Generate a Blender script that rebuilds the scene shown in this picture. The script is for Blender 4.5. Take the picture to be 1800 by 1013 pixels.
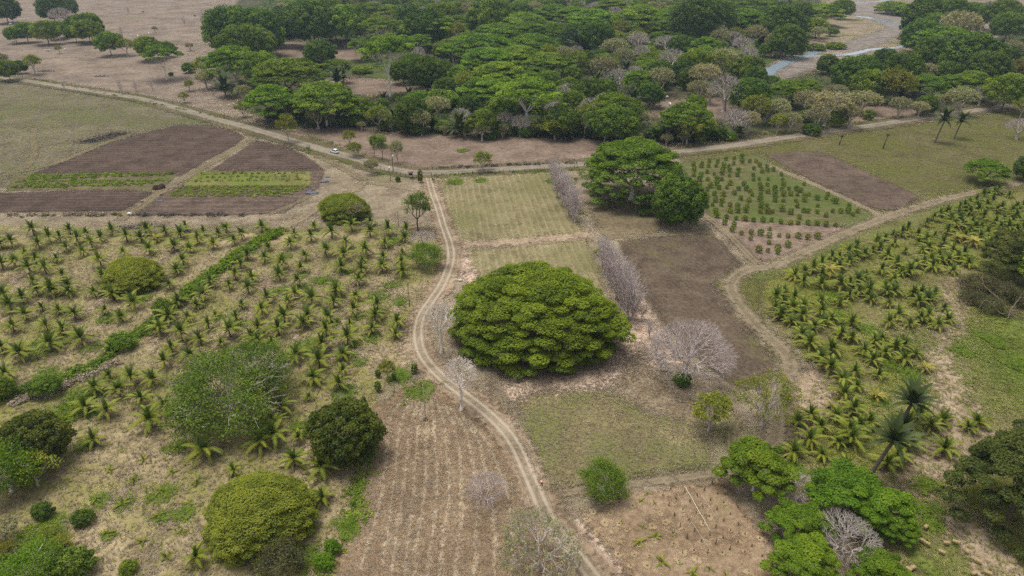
import bpy, bmesh, math, random
import numpy as np
from mathutils import Vector, Matrix

sc = bpy.context.scene
for o in list(bpy.data.objects):
    bpy.data.objects.remove(o)
R = math.radians

# ------------------------------------------------------------------ camera
CAM_H, PITCH, FPX = 80.0, R(28.0), 1200.0
cam_d = bpy.data.cameras.new('camera')
cam_d.lens, cam_d.sensor_width = 24.0, 36.0
cam_d.clip_start, cam_d.clip_end = 1.0, 8000.0
cam = bpy.data.objects.new('camera', cam_d)
cam.location = (0, 0, CAM_H)
cam.rotation_euler = (R(90) - PITCH, 0, 0)
sc.collection.objects.link(cam)
sc.camera = cam

# ------------------------------------------------------------------ light: bright overcast
SUN_EL, SUN_AZ = 75.0, -60.0          # azimuth from +Y towards +X (the sun stands behind thin cloud, left of the view)
w = bpy.data.worlds.new('World'); sc.world = w; w.use_nodes = True
wn, wl = w.node_tree.nodes, w.node_tree.links
wn.clear()
wo = wn.new('ShaderNodeOutputWorld'); bg = wn.new('ShaderNodeBackground')
sky = wn.new('ShaderNodeTexSky'); sky.sky_type = 'NISHITA'; sky.sun_disc = False
sky.sun_elevation = R(SUN_EL); sky.sun_rotation = R(SUN_AZ)
sky.air_density = 1.0; sky.dust_density = 4.0; sky.ozone_density = 1.0
hs = wn.new('ShaderNodeHueSaturation'); hs.inputs['Saturation'].default_value = 0.25   # thin cloud takes the blue out of the sky
wl.new(sky.outputs[0], hs.inputs['Color']); wl.new(hs.outputs[0], bg.inputs['Color'])
bg.inputs['Strength'].default_value = 0.13
wl.new(bg.outputs[0], wo.inputs['Surface'])
sun_d = bpy.data.lights.new('sun', 'SUN'); sun_d.energy = 1.5; sun_d.angle = R(28); sun_d.color = (1.0, 0.95, 0.88)
sun = bpy.data.objects.new('sun', sun_d); sc.collection.objects.link(sun)
_sd = Vector((math.sin(R(SUN_AZ)) * math.cos(R(SUN_EL)), math.cos(R(SUN_AZ)) * math.cos(R(SUN_EL)), math.sin(R(SUN_EL))))
sun.rotation_euler = _sd.to_track_quat('Z', 'Y').to_euler()
sun.location = _sd * 400

vs = sc.view_settings
vs.view_transform = 'Standard'; vs.look = 'None'; vs.gamma = 1.0; vs.use_curve_mapping = False
vs.exposure = 0.44
cy = sc.cycles
cy.max_bounces = 5; cy.diffuse_bounces = 3; cy.glossy_bounces = 2; cy.transmission_bounces = 2
cy.transparent_max_bounces = 24; cy.volume_bounces = 0
cy.caustics_reflective = False; cy.caustics_refractive = False
cy.sample_clamp_indirect = 3.0
cy.use_denoising = False

# ------------------------------------------------------------------ picture <-> ground
CP, SP = math.cos(PITCH), math.sin(PITCH)
def G(x, y, z=0.0):
    u, v = (x - 900.0) / FPX, (y - 506.5) / FPX
    t = (CAM_H - z) / (SP + v * CP)
    return Vector((u * t, t * (CP - v * SP), z))
def depth_at(X, Y, Zz):
    return Y * CP + (CAM_H - Zz) * SP
def proj(X, Y, Zz):
    d = depth_at(X, Y, Zz)
    return 900 + FPX * X / d, 506.5 + FPX * ((CAM_H - Zz) * CP - Y * SP) / d
def Zm(ox, oy, pts):
    return [(ox + p[0] / 4.0, oy + p[1] / 4.0) + tuple(p[2:]) for p in pts]
def solve_top(cx, ytop, wpx, ratio):
    lo, hi = ytop + 0.2, ytop + 900.0
    if lo < -90: lo = -90
    for _ in range(40):
        m = 0.5 * (lo + hi)
        g = G(cx, m)
        W = wpx * depth_at(g.x, g.y, 0) / FPX
        y = proj(g.x, g.y, W * ratio)[1]
        if y < ytop: lo = m
        else: hi = m
    return g, W
def solve_h(cx, yc, h):
    g = G(cx, yc, h)
    return Vector((g.x, g.y, 0.0))

# ------------------------------------------------------------------ objects
C = sc.collection
def link(o, parent=None):
    C.objects.link(o)
    if parent is not None: o.parent = parent
    return o
def tag(o, label=None, cat=None, group=None, kind=None):
    if label: o['label'] = label
    if cat: o['category'] = cat
    if group: o['group'] = group
    if kind: o['kind'] = kind
    return o
def empty(name, loc, rz=0.0, s=1.0):
    o = bpy.data.objects.new(name, None); o.empty_display_size = 0.3
    o.location = loc; o.rotation_euler = (0, 0, rz); o.scale = (s, s, s) if not isinstance(s, tuple) else s
    return link(o)
def obj(name, me, parent=None, loc=(0, 0, 0), rot=(0, 0, 0), s=1.0):
    o = bpy.data.objects.new(name, me)
    o.location = loc; o.rotation_euler = rot; o.scale = (s, s, s) if not isinstance(s, tuple) else s
    return link(o, parent)

def mk(name, V, F, mats=(), attrs=None, mi=None, smooth=False):
    """V (n,3); F list of int arrays (m,3) or (m,4); fast mesh builder"""
    V = np.asarray(V, np.float32)
    me = bpy.data.meshes.new(name)
    Fs = [np.asarray(f, np.int32) for f in (F if isinstance(F, (list, tuple)) else [F]) if len(f)]
    me.vertices.add(len(V)); me.vertices.foreach_set('co', V.ravel())
    nl = sum(f.size for f in Fs); npol = sum(len(f) for f in Fs)
    me.loops.add(nl); me.polygons.add(npol)
    li = np.concatenate([f.ravel() for f in Fs]); me.loops.foreach_set('vertex_index', li)
    tot = np.concatenate([np.full(len(f), f.shape[1], np.int32) for f in Fs])
    st = np.concatenate([[0], np.cumsum(tot)[:-1]]).astype(np.int32)
    me.polygons.foreach_set('loop_start', st)
    try: me.polygons.foreach_set('loop_total', tot)
    except Exception: pass
    if mi is not None: me.polygons.foreach_set('material_index', np.asarray(mi, np.int32))
    if smooth: me.polygons.foreach_set('use_smooth', np.ones(npol, bool))
    for m in (mats if isinstance(mats, (list, tuple)) else [mats]): me.materials.append(m)
    for k, a in (attrs or {}).items():
        at = me.attributes.new(k, 'FLOAT', 'POINT'); at.data.foreach_set('value', np.asarray(a, np.float32))
    me.update(calc_edges=True)
    return me

class MB:
    """collects pieces of one part: boxes, tubes, discs"""
    def __init__(s): s.v, s.t, s.q, s.n = [], [], [], 0
    def add(s, v, t=None, q=None):
        v = np.asarray(v, float).reshape(-1, 3); s.v.append(v)
        if t is not None and len(t): s.t.append(np.asarray(t) + s.n)
        if q is not None and len(q): s.q.append(np.asarray(q) + s.n)
        s.n += len(v)
    def box(s, c, d, rz=0.0, top=1.0):
        x, y, z = d[0] / 2, d[1] / 2, d[2] / 2
        p = np.array([(-x, -y, -z), (x, -y, -z), (x, y, -z), (-x, y, -z), (-x * top, -y * top, z), (x * top, -y * top, z), (x * top, y * top, z), (-x * top, y * top, z)])
        ca, sa = math.cos(rz), math.sin(rz)
        p = p @ np.array([(ca, sa, 0), (-sa, ca, 0), (0, 0, 1)]) + np.asarray(c, float)
        s.add(p, q=[(0, 3, 2, 1), (4, 5, 6, 7), (0, 1, 5, 4), (1, 2, 6, 5), (2, 3, 7, 6), (3, 0, 4, 7)])
    def tube(s, pts, rad, n=6, cap=True):
        pts = np.asarray(pts, float); rad = np.broadcast_to(np.asarray(rad, float), (len(pts),))
        d = np.gradient(pts, axis=0); d /= np.linalg.norm(d, axis=1)[:, None] + 1e-9
        up = np.where(np.abs(d[:, 2:3]) > 0.9, np.array([[1., 0, 0]]), np.array([[0, 0, 1.]]))
        a = np.cross(d, up); a /= np.linalg.norm(a, axis=1)[:, None] + 1e-9
        b = np.cross(d, a)
        th = np.arange(n) * 2 * math.pi / n
        ring = pts[:, None] + rad[:, None, None] * (np.cos(th)[None, :, None] * a[:, None] + np.sin(th)[None, :, None] * b[:, None])
        q = [(i * n + j, i * n + (j + 1) % n, (i + 1) * n + (j + 1) % n, (i + 1) * n + j) for i in range(len(pts) - 1) for j in range(n)]
        v = ring.reshape(-1, 3); t = []
        if cap:
            v = np.vstack([v, pts[:1], pts[-1:]]); m = len(pts) * n
            t = [(m, (j + 1) % n, j) for j in range(n)] + [(m + 1, m - n + j, m - n + (j + 1) % n) for j in range(n)]
        s.add(v, t, q)
    def ball(s, c, r, nu=10, nv=6, jit=0.0, rng=None):
        r = np.broadcast_to(np.asarray(r, float), (3,)); v = []
        for i in range(nv + 1):
            ph = math.pi * i / nv
            for j in range(nu):
                k = 1 + (rng.uniform(-jit, jit) if rng else 0)
                v.append((c[0] + k * r[0] * math.sin(ph) * math.cos(2 * math.pi * j / nu), c[1] + k * r[1] * math.sin(ph) * math.sin(2 * math.pi * j / nu), c[2] + k * r[2] * math.cos(ph)))
        q = [(i * nu + j, (i + 1) * nu + j, (i + 1) * nu + (j + 1) % nu, i * nu + (j + 1) % nu) for i in range(nv) for j in range(nu)]
        s.add(v, q=q)
    def mesh(s, name, mat, smooth=False, attrs=None):
        F = []
        if s.t: F.append(np.vstack(s.t))
        if s.q: F.append(np.vstack(s.q))
        return mk(name, np.vstack(s.v), F, [mat], attrs, smooth=smooth)

# ------------------------------------------------------------------ materials
def lin(c):
    return tuple(((v / 255.0) / 12.92 if v / 255.0 <= 0.04045 else ((v / 255.0 + 0.055) / 1.055) ** 2.4) for v in c)
ALB = 1.0
def S(r, g, b, k=1.0):
    return tuple(min(0.85, v * ALB * k) for v in lin((r, g, b))) + (1.0,)

class NT:
    def __init__(s, name):
        s.m = bpy.data.materials.new(name); s.m.use_nodes = True
        s.n, s.l = s.m.node_tree.nodes, s.m.node_tree.links
        s.n.clear(); s.out = s.n.new('ShaderNodeOutputMaterial')
    def put(s, sock, v):
        if hasattr(v, 'is_output') or isinstance(v, bpy.types.NodeSocket): s.l.new(v, sock)
        else: sock.default_value = v
    def math(s, op, a, b=0.0, c=None, clamp=False):
        n = s.n.new('ShaderNodeMath'); n.operation = op; n.use_clamp = clamp
        s.put(n.inputs[0], a); s.put(n.inputs[1], b)
        if c is not None: s.put(n.inputs[2], c)
        return n.outputs[0]
    def pos(s):
        return s.n.new('ShaderNodeNewGeometry').outputs['Position']
    def attr(s, k):
        n = s.n.new('ShaderNodeAttribute'); n.attribute_name = k; return n.outputs['Fac']
    def noise(s, vec, scale, detail=4, rough=0.55, dist=0.0):
        n = s.n.new('ShaderNodeTexNoise'); s.l.new(vec, n.inputs['Vector'])
        n.inputs['Scale'].default_value = scale; n.inputs['Detail'].default_value = detail
        n.inputs['Roughness'].default_value = rough; n.inputs['Distortion'].default_value = dist
        return n.outputs['Fac']
    def ramp(s, fac, stops):
        n = s.n.new('ShaderNodeValToRGB'); s.put(n.inputs[0], fac); e = n.color_ramp.elements
        while len(e) < len(stops): e.new(0.5)
        for i, (p, c) in enumerate(stops): e[i].position = p; e[i].color = c if len(c) == 4 else tuple(c) + (1,)
        return n.outputs[0]
    def rng(s, v, a, b, c=0.0, d=1.0, smooth=True):
        n = s.n.new('ShaderNodeMapRange'); n.interpolation_type = 'SMOOTHSTEP' if smooth else 'LINEAR'
        s.put(n.inputs['Value'], v)
        for k, x in (('From Min', a), ('From Max', b), ('To Min', c), ('To Max', d)): s.put(n.inputs[k], x)
        return n.outputs[0]
    def mix(s, f, a, b, mode='MIX'):
        n = s.n.new('ShaderNodeMix'); n.data_type = 'RGBA'; n.blend_type = mode
        s.put(n.inputs[0], f); s.put(n.inputs[6], a); s.put(n.inputs[7], b)
        return n.outputs[2]
    def vmul(s, vec, k, off=(0, 0, 0), rz=0.0):
        n = s.n.new('ShaderNodeMapping'); s.l.new(vec, n.inputs['Vector'])
        n.inputs['Scale'].default_value = k; n.inputs['Location'].default_value = off; n.inputs['Rotation'].default_value = (0, 0, rz)
        return n.outputs[0]
    def bump(s, h, st, dist):
        n = s.n.new('ShaderNodeBump'); n.inputs['Strength'].default_value = st; n.inputs['Distance'].default_value = dist
        s.l.new(h, n.inputs['Height']); return n.outputs[0]
    def bsdf(s, col, rough=0.9, spec=0.15, alpha=None, normal=None, metal=0.0):
        n = s.n.new('ShaderNodeBsdfPrincipled')
        s.put(n.inputs['Base Color'], col); s.put(n.inputs['Roughness'], rough); n.inputs['Specular IOR Level'].default_value = spec
        n.inputs['Metallic'].default_value = metal
        if alpha is not None: s.put(n.inputs['Alpha'], alpha)
        if normal is not None: s.l.new(normal, n.inputs['Normal'])
        return n.outputs[0]
    def done(s, sh):
        s.l.new(sh, s.out.inputs['Surface']); return s.m

def plain(name, col, rough=0.6, spec=0.3, var=0.12, scale=3.0, metal=0.0):
    t = NT(name); n = t.noise(t.pos(), scale, 4)
    c0 = tuple(v * (1 - var) for v in col[:3]) + (1,); c1 = tuple(min(1, v * (1 + var)) for v in col[:3]) + (1,)
    return t.done(t.bsdf(t.ramp(n, [(0.3, c0), (0.7, c1)]), rough, spec, metal=metal))

def terrain(name, dark, mid, light, green=None, gam=0.0, sc_=1.0, rows=None, edge=True, rag=1.5, ruts=None, gscale=0.035, relief=1.0, keep=1.0, gain=1.0):
    """soil / dry grass / pasture: dark, mid, light colours mottled at several scales, green growth breaking in,
    rows = (direction xy, period m, strength, colour): furrows or drill rows"""
    gn = lambda c: None if c is None else tuple(v * gain for v in c[:3]) + (1.0,)
    dark, mid, light, green = gn(dark), gn(mid), gn(light), gn(green)
    if rows: rows = rows[:3] + (gn(rows[3]),) + rows[4:]
    if ruts: ruts = (gn(ruts[0]), ruts[1])
    t = NT(name); P = t.pos()
    n1 = t.noise(P, gscale, 5, 0.6, 0.4); n2 = t.noise(P, 0.16 * sc_, 6, 0.62, 0.3); n3 = t.noise(P, 1.1 * sc_, 5, 0.65); n4 = t.noise(P, 4.5, 3, 0.6)
    f = t.math('ADD', t.math('MULTIPLY', n2, 0.40), t.math('ADD', t.math('MULTIPLY', n3, 0.38), t.math('MULTIPLY', n4, 0.22)))
    col = t.ramp(f, [(0.40, tuple(v * 0.82 for v in dark[:3])), (0.5, mid), (0.60, tuple(v * 1.08 for v in light[:3]))])
    h = t.math('ADD', n3, t.math('MULTIPLY', n4, 0.5))
    if rows:
        d, per, st, rc = rows[:4]; bs = rows[4] if len(rows) > 4 else 0.55
        sx = t.n.new('ShaderNodeSeparateXYZ'); t.l.new(P, sx.inputs[0])
        k = 2 * math.pi / per
        across = t.math('ADD', t.math('MULTIPLY', sx.outputs[0], -d[1] * k), t.math('MULTIPLY', sx.outputs[1], d[0] * k))
        wob = t.math('MULTIPLY', t.math('SUBTRACT', t.noise(P, 0.25, 3), 0.5), 3.0)
        s_ = t.math('SINE', t.math('ADD', across, wob))
        brk = t.rng(t.noise(P, bs, 4, 0.65), 0.38, 0.62)
        msk = t.math('MULTIPLY', t.math('MULTIPLY', t.rng(s_, 0.1, 0.95), brk), st)
        col = t.mix(msk, col, rc); h = t.math('ADD', h, t.math('MULTIPLY', s_, st * 0.7))
    big = t.noise(t.vmul(P, (1, 1.6, 1)), 0.028, 4, 0.6, 0.8)
    sh = t.rng(big, 0.3, 0.7, 0.84, 1.14, False)
    hv = t.n.new('ShaderNodeHueSaturation'); t.l.new(col, hv.inputs['Color']); t.l.new(sh, hv.inputs['Value']); col = hv.outputs[0]
    if green:
        g_ = t.math('ADD', t.math('MULTIPLY', n1, 0.62), t.math('ADD', t.math('MULTIPLY', n2, 0.22), t.math('MULTIPLY', n3, 0.16)))
        gm = t.math('MULTIPLY', t.rng(g_, 0.62 - 0.25 * gam, 0.74 - 0.25 * gam), 0.85)
        gc = t.ramp(t.math('ADD', t.math('MULTIPLY', n3, 0.6), t.math('MULTIPLY', n4, 0.4)), [(0.3, tuple(v * 0.72 for v in green[:3])), (0.7, tuple(v * 1.25 for v in green[:3]))])
        col = t.mix(gm, col, gc)
    if ruts:
        a = t.math('ABSOLUTE', t.attr('across'))
        r_ = t.math('MULTIPLY', t.rng(t.math('ABSOLUTE', t.math('SUBTRACT', a, ruts[1])), 0.28, 0.08), t.rng(n2, 0.3, 0.6, 0.45, 0.95))
        col = t.mix(r_, col, ruts[0])
    al = None
    if edge:
        e = t.attr('edge')
        wv = t.math('ADD', t.math('MULTIPLY', t.noise(P, 0.3, 6, 0.7), 0.6), t.math('MULTIPLY', n3, 0.4))
        al = t.math('MULTIPLY', t.rng(t.math('ADD', e, t.math('MULTIPLY', t.math('SUBTRACT', wv, 0.5), rag * 6.0)), -0.8, 0.8), keep)
    return t.done(t.bsdf(col, 0.95, 0.08, al, t.bump(h, 0.55 * relief, 0.35)))

def foliage(name, dark, mid, light, var=0.25, trans=0.3, hue=0.03):
    t = NT(name); oi = t.n.new('ShaderNodeObjectInfo')
    col = t.ramp(t.attr('tint'), [(0.05, dark), (0.5, mid), (0.95, light)])
    h = t.n.new('ShaderNodeHueSaturation'); t.l.new(col, h.inputs['Color'])
    t.l.new(t.rng(oi.outputs['Random'], 0, 1, 1 - var, 1 + var, False), h.inputs['Value'])
    r2 = t.math('FRACT', t.math('MULTIPLY', oi.outputs['Random'], 7.13))
    t.l.new(t.rng(r2, 0, 1, 0.5 - hue, 0.5 + hue, False), h.inputs['Hue'])
    d = t.n.new('ShaderNodeBsdfDiffuse'); t.l.new(h.outputs[0], d.inputs['Color'])
    tr = t.n.new('ShaderNodeBsdfTranslucent')
    hb = t.n.new('ShaderNodeHueSaturation'); hb.inputs['Value'].default_value = 1.15; t.l.new(h.outputs[0], hb.inputs['Color']); t.l.new(hb.outputs[0], tr.inputs['Color'])
    g = t.n.new('ShaderNodeBsdfGlossy'); g.inputs['Roughness'].default_value = 0.55; g.inputs['Color'].default_value = (0.9, 0.95, 0.85, 1)
    m = t.n.new('ShaderNodeMixShader'); m.inputs[0].default_value = trans; t.l.new(d.outputs[0], m.inputs[1]); t.l.new(tr.outputs[0], m.inputs[2])
    m2 = t.n.new('ShaderNodeMixShader'); m2.inputs[0].default_value = 0.012; t.l.new(m.outputs[0], m2.inputs[1]); t.l.new(g.outputs[0], m2.inputs[2])
    return t.done(m2.outputs[0])
# ================================================================== ground and fields
SOIL_D, SOIL_M, SOIL_L = S(98, 84, 68), S(126, 112, 92), S(152, 138, 116)
GRASS = S(104, 106, 62)
def gdir(a, b):
    d = (G(*b) - G(*a)); d = Vector((d.x, d.y)); d.normalize(); return (d.x, d.y)

LAYER = [0.0]
HOLD = [None]
def next_z():
    if HOLD[0] is not None:
        HOLD[0] = (HOLD[0] + 1) % 4; return LAYER[0] + 0.0025 * (HOLD[0] + 1)
    LAYER[0] += 0.0025; return LAYER[0]
def poly_sdf(P, poly):
    poly = np.asarray(poly); n = len(poly); d = np.full(len(P), 1e9); ins = np.zeros(len(P), bool)
    for i in range(n):
        a, b = poly[i], poly[(i + 1) % n]; e = b - a; w_ = P - a
        t = np.clip((w_ @ e) / (e @ e + 1e-12), 0, 1)
        d = np.minimum(d, np.hypot(*(w_ - t[:, None] * e).T))
        c = (a[1] > P[:, 1]) != (b[1] > P[:, 1])
        xi = a[0] + (P[:, 1] - a[1]) * (b[0] - a[0]) / (b[1] - a[1] + 1e-12)
        ins ^= c & (P[:, 0] < xi)
    return np.where(ins, d, -d)
def patch(name, pts, mat, ew=1.0, world=False, kind='structure', cell=None):
    """a field or patch of ground as a sheet of its own; 'edge' runs -1..1 across its border"""
    poly = np.array([p[:2] for p in pts]) if world else np.array([G(*p)[:2] for p in pts])
    pad = ew * 2.6
    lo, hi = poly.min(0) - pad, poly.max(0) + pad
    size = (hi - lo).max(); c = cell or max(ew * 0.9, size / 75)
    nx, ny = [max(2, int(math.ceil(v / c)) + 1) for v in (hi - lo)]
    X, Y = np.meshgrid(np.linspace(lo[0], hi[0], nx), np.linspace(lo[1], hi[1], ny))
    P = np.stack([X.ravel(), Y.ravel()], 1)
    s = poly_sdf(P, poly)
    i = np.arange(ny * nx).reshape(ny, nx)
    Q = np.stack([i[:-1, :-1], i[:-1, 1:], i[1:, 1:], i[1:, :-1]], -1).reshape(-1, 4)
    Q = Q[(s[Q].max(1) > -pad)]
    used, inv = np.unique(Q, return_inverse=True)
    V = np.zeros((len(used), 3)); V[:, :2] = P[used]; V[:, 2] = next_z()
    o = obj(name, mk(name, V, [inv.reshape(-1, 4)], [mat], {'edge': np.clip(s[used] / ew, -4, 60)}))
    return tag(o, kind=kind)
def spline(pts, step=2.0):
    P = np.asarray(pts, float); out = []
    for i in range(len(P) - 1):
        p0, p1, p2, p3 = P[max(i - 1, 0)], P[i], P[i + 1], P[min(i + 2, len(P) - 1)]
        k = max(2, int(np.linalg.norm(p2 - p1) / step))
        for t in np.arange(k) / k:
            out.append(0.5 * (2 * p1 + (p2 - p0) * t + (2 * p0 - 5 * p1 + 4 * p2 - p3) * t * t + (3 * p1 - p0 - 3 * p2 + p3) * t ** 3))
    out.append(P[-1]); return np.array(out)
def ribbon(name, pts, width, mat, ew=0.5, step=1.5, kind='structure', taper=0.0, crown=0.0):
    c = spline([tuple(G(*p)[:2]) for p in pts], step)
    d = np.gradient(c, axis=0); d /= np.linalg.norm(d, axis=1)[:, None] + 1e-9
    nrm = np.stack([-d[:, 1], d[:, 0]], 1)
    hw = width / 2; k = len(c)
    offs = np.array([-hw - ew * 2, -hw, -hw * 0.66, -hw * 0.33, 0, hw * 0.33, hw * 0.66, hw, hw + ew * 2])
    m = len(offs); z = next_z()
    V = np.zeros((k, m, 3)); V[:, :, :2] = c[:, None] + nrm[:, None] * offs[None, :, None]
    V[:, :, 2] = z + crown * np.clip(1 - (offs / hw) ** 2, 0, 1)[None]
    E = np.broadcast_to((hw - np.abs(offs)) / ew, (k, m)).copy()
    if taper:
        s_ = np.minimum(np.arange(k), np.arange(k)[::-1]) * step
        E = np.minimum(E, (s_ / taper * 4 - 2)[:, None])
    A = np.broadcast_to(offs / hw, (k, m))
    i = np.arange(k * m).reshape(k, m)
    Q = np.stack([i[:-1, :-1], i[:-1, 1:], i[1:, 1:], i[1:, :-1]], -1).reshape(-1, 4)
    o = obj(name, mk(name, V.reshape(-1, 3), [Q], [mat], {'edge': E.ravel(), 'across': A.ravel()}))
    return tag(o, kind=kind)

# base sheet out to the horizon
xs = np.unique(np.concatenate([np.linspace(-5000, 5000, 41), np.linspace(-500, 500, 41)]))
ys = np.unique(np.concatenate([np.linspace(-600, 7000, 33), np.linspace(0, 900, 31)]))
X, Y = np.meshgrid(xs, ys); i = np.arange(X.size).reshape(X.shape)
Q = np.stack([i[:-1, :-1], i[:-1, 1:], i[1:, 1:], i[1:, :-1]], -1).reshape(-1, 4)
m_ground = terrain('dry_pasture', S(104, 92, 76), S(128, 115, 95), S(150, 137, 115), GRASS, 0.35, edge=False)
tag(obj('ground', mk('ground', np.stack([X.ravel(), Y.ravel(), np.zeros(X.size)], 1), [Q], [m_ground])), kind='structure')

T_PINK = terrain('bare_pasture', S(112, 94, 80), S(132, 114, 98), S(148, 130, 114), S(112, 108, 66), 0.05, sc_=0.5, gain=0.82)
T_TOP = terrain('hill_pasture', S(112, 98, 84), S(132, 117, 102), S(146, 131, 115), S(114, 108, 78), 0.25, sc_=0.35, gscale=0.012, gain=0.90)
T_LEFT = terrain('mown_meadow', S(104, 97, 74), S(122, 113, 90), S(140, 130, 106), S(106, 110, 68), 0.6, sc_=0.6, gscale=0.02, gain=0.74)
T_MEADOW = terrain('green_meadow', S(106, 100, 66), S(120, 112, 74), S(138, 128, 94), S(112, 112, 58), 0.75, sc_=0.7, gscale=0.025, gain=0.62)
T_PALM_L = terrain('palm_litter', S(116, 103, 74), S(136, 122, 92), S(158, 143, 112), S(116, 114, 58), 0.66, gscale=0.06, gain=1.20)
T_PALM_R = terrain('palm_grass', S(108, 98, 66), S(126, 116, 80), S(148, 136, 104), S(108, 110, 44), 0.7, gscale=0.05, gain=0.92)
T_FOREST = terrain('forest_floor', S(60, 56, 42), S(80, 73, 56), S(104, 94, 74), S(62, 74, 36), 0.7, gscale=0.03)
T_LUSH = terrain('lush_grass', S(80, 92, 40), S(96, 106, 46), S(116, 120, 64), S(84, 102, 36), 0.5, rag=1.8)
T_LUSH2 = terrain('fresh_grass', S(104, 102, 60), S(116, 114, 68), S(134, 128, 86), S(98, 106, 50), 0.7, rag=1.8, gain=0.82)
T_TAN = terrain('trodden_soil', S(122, 104, 84), S(148, 129, 106), S(170, 152, 128), S(112, 108, 62), 0.12)
T_LITTER = terrain('leaf_litter', S(118, 100, 84), S(148, 128, 110), S(178, 158, 138), S(112, 104, 66), 0.05, rag=1.9, gain=1.25)

T_FG = terrain('glade_grass', S(70, 80, 40), S(86, 94, 48), S(106, 108, 68), S(76, 92, 36), 0.6, rag=1.8, gain=0.85)
# broad regions
patch('terrain', [(-200, -60), (1500, -60), (1500, 0), (480, 20), (395, 100), (470, 235), (300, 185), (120, 150), (0, 128), (-200, 110)], T_TOP, 6)
patch('terrain', [(1640, -60), (2100, -60), (2100, 120), (1790, 140), (1730, 70), (1690, 0)], T_TOP, 8)
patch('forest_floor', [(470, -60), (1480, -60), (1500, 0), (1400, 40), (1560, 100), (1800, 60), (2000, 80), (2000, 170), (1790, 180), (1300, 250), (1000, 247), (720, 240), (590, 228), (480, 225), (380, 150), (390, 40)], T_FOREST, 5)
patch('pasture', [(470, 232), (590, 222), (700, 235), (1040, 245), (1180, 262), (1020, 288), (800, 302), (700, 300), (600, 268), (530, 250)], T_PINK, 2.5)
patch('pasture', [(485, 75), (620, 72), (650, 100), (600, 110), (490, 108)], T_PINK, 4)
patch('pasture', [(560, 140), (700, 135), (760, 155), (740, 175), (620, 165)], T_PINK, 4)
patch('pasture', [(1130, 180), (1260, 170), (1300, 200), (1260, 215), (1140, 205)], T_PINK, 3)
patch('pasture', [(1480, 190), (1600, 183), (1620, 200), (1480, 222)], T_PINK, 2)
patch('green_ground', [(600, 108), (700, 105), (780, 125), (830, 150), (760, 152), (640, 135)], T_FG, 3)
patch('green_ground', [(740, 160), (860, 160), (880, 180), (760, 185)], T_FG, 3)
patch('meadow', [(-300, 140), (0, 142), (120, 160), (260, 182), (420, 226), (310, 218), (250, 235), (190, 255), (60, 305), (-20, 335), (-300, 350)], T_LEFT, 4)
patch('meadow', [(1190, 276), (1340, 256), (1560, 226), (1790, 192), (2100, 150), (2100, 420), (1830, 345), (1700, 340), (1560, 380), (1330, 275), (1230, 300)], T_MEADOW, 3)
patch('palm_grove_ground', [(-250, 395), (300, 405), (600, 400), (700, 410), (770, 420), (785, 460), (760, 520), (730, 570), (725, 640), (660, 700), (655, 760), (640, 850), (590, 1013), (560, 1120), (-260, 1120)], T_PALM_L, 3)
patch('palm_grove_ground', [(1560, 392), (1700, 345), (1850, 335), (2200, 420), (2300, 1120), (1560, 1120), (1500, 960), (1380, 830), (1370, 770), (1460, 715), (1440, 650), (1390, 600), (1330, 540), (1320, 495), (1480, 430)], T_PALM_R, 2.5)
patch('meadow', [(1230, 470), (1340, 480), (1335, 560), (1400, 620), (1400, 660), (1370, 640), (1300, 545), (1255, 505)], T_MEADOW, 1.5)
patch('meadow', [(1340, 465), (1480, 415), (1560, 390), (1600, 375), (1680, 350), (1760, 330), (1620, 395), (1480, 440), (1330, 500), (1318, 480)], T_LUSH2, 2)
patch('green_ground', [(1600, 600), (1690, 560), (1740, 570), (1810, 550), (1900, 640), (1900, 760), (1700, 720), (1640, 680)], T_LUSH2, 4)
patch('green_ground', [(1740, 560), (1800, 545), (1850, 620), (1850, 720), (1780, 690)], T_LUSH, 4)
patch('green_ground', [(1570, 920), (1640, 900), (1700, 950), (1760, 1013), (1780, 1080), (1640, 1080), (1600, 980)], T_LUSH2, 2)
patch('green_ground', [(1585, 955), (1610, 965), (1690, 1030), (1660, 1040), (1600, 985)], T_LUSH, 0.7)
patch('bare_ground', [(1610, 640), (1660, 600), (1700, 700), (1750, 790), (1690, 840), (1560, 860), (1530, 845), (1640, 760), (1640, 680)], T_TAN, 3.5)
patch('bare_ground', [(1640, 520), (1690, 470), (1700, 510), (1690, 580), (1650, 600)], T_TAN, 3)
patch('bare_ground', [(1640, 870), (1690, 880), (1760, 960), (1830, 1040), (1730, 1020), (1660, 930)], T_TAN, 2)

patch('bare_ground', [(1388, 655), (1440, 652), (1466, 710), (1410, 768), (1362, 765), (1372, 700)], T_TAN, 3)
patch('bare_ground', [(1098, 520), (1120, 515), (1170, 590), (1185, 640), (1150, 650), (1120, 600)], T_LITTER, 2.5)
# fields
ROWX = (1.0, 0.02)
T_PLOUGH = terrain('ploughed_soil', S(82, 68, 58), S(97, 81, 70), S(112, 96, 84), S(96, 90, 58), 0.05, rows=(ROWX, 2.6, 0.65, S(124, 107, 94), 0.2), rag=0.7, relief=1.6, gain=0.72)
T_PLOUGH2 = terrain('worked_soil', S(92, 76, 66), S(106, 90, 78), S(122, 105, 92), S(100, 96, 58), 0.1, rows=(ROWX, 3.6, 0.6, S(140, 123, 107)), rag=0.7, relief=1.6, gain=0.78)
patch('ploughed_field', [(57, 307), (120, 281), (192, 253), (250, 235), (312, 220), (362, 220), (400, 227), (430, 241), (410, 258), (360, 284), (316, 310), (180, 304)], T_PLOUGH, 1.5)
patch('ploughed_field', [(-60, 342), (120, 336), (225, 334), (272, 338), (215, 371), (100, 372), (-60, 375)], T_PLOUGH, 1.5)
patch('ploughed_field', [(372, 300), (412, 272), (452, 247), (505, 258), (540, 277), (570, 300)], T_PLOUGH, 1.5)
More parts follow.
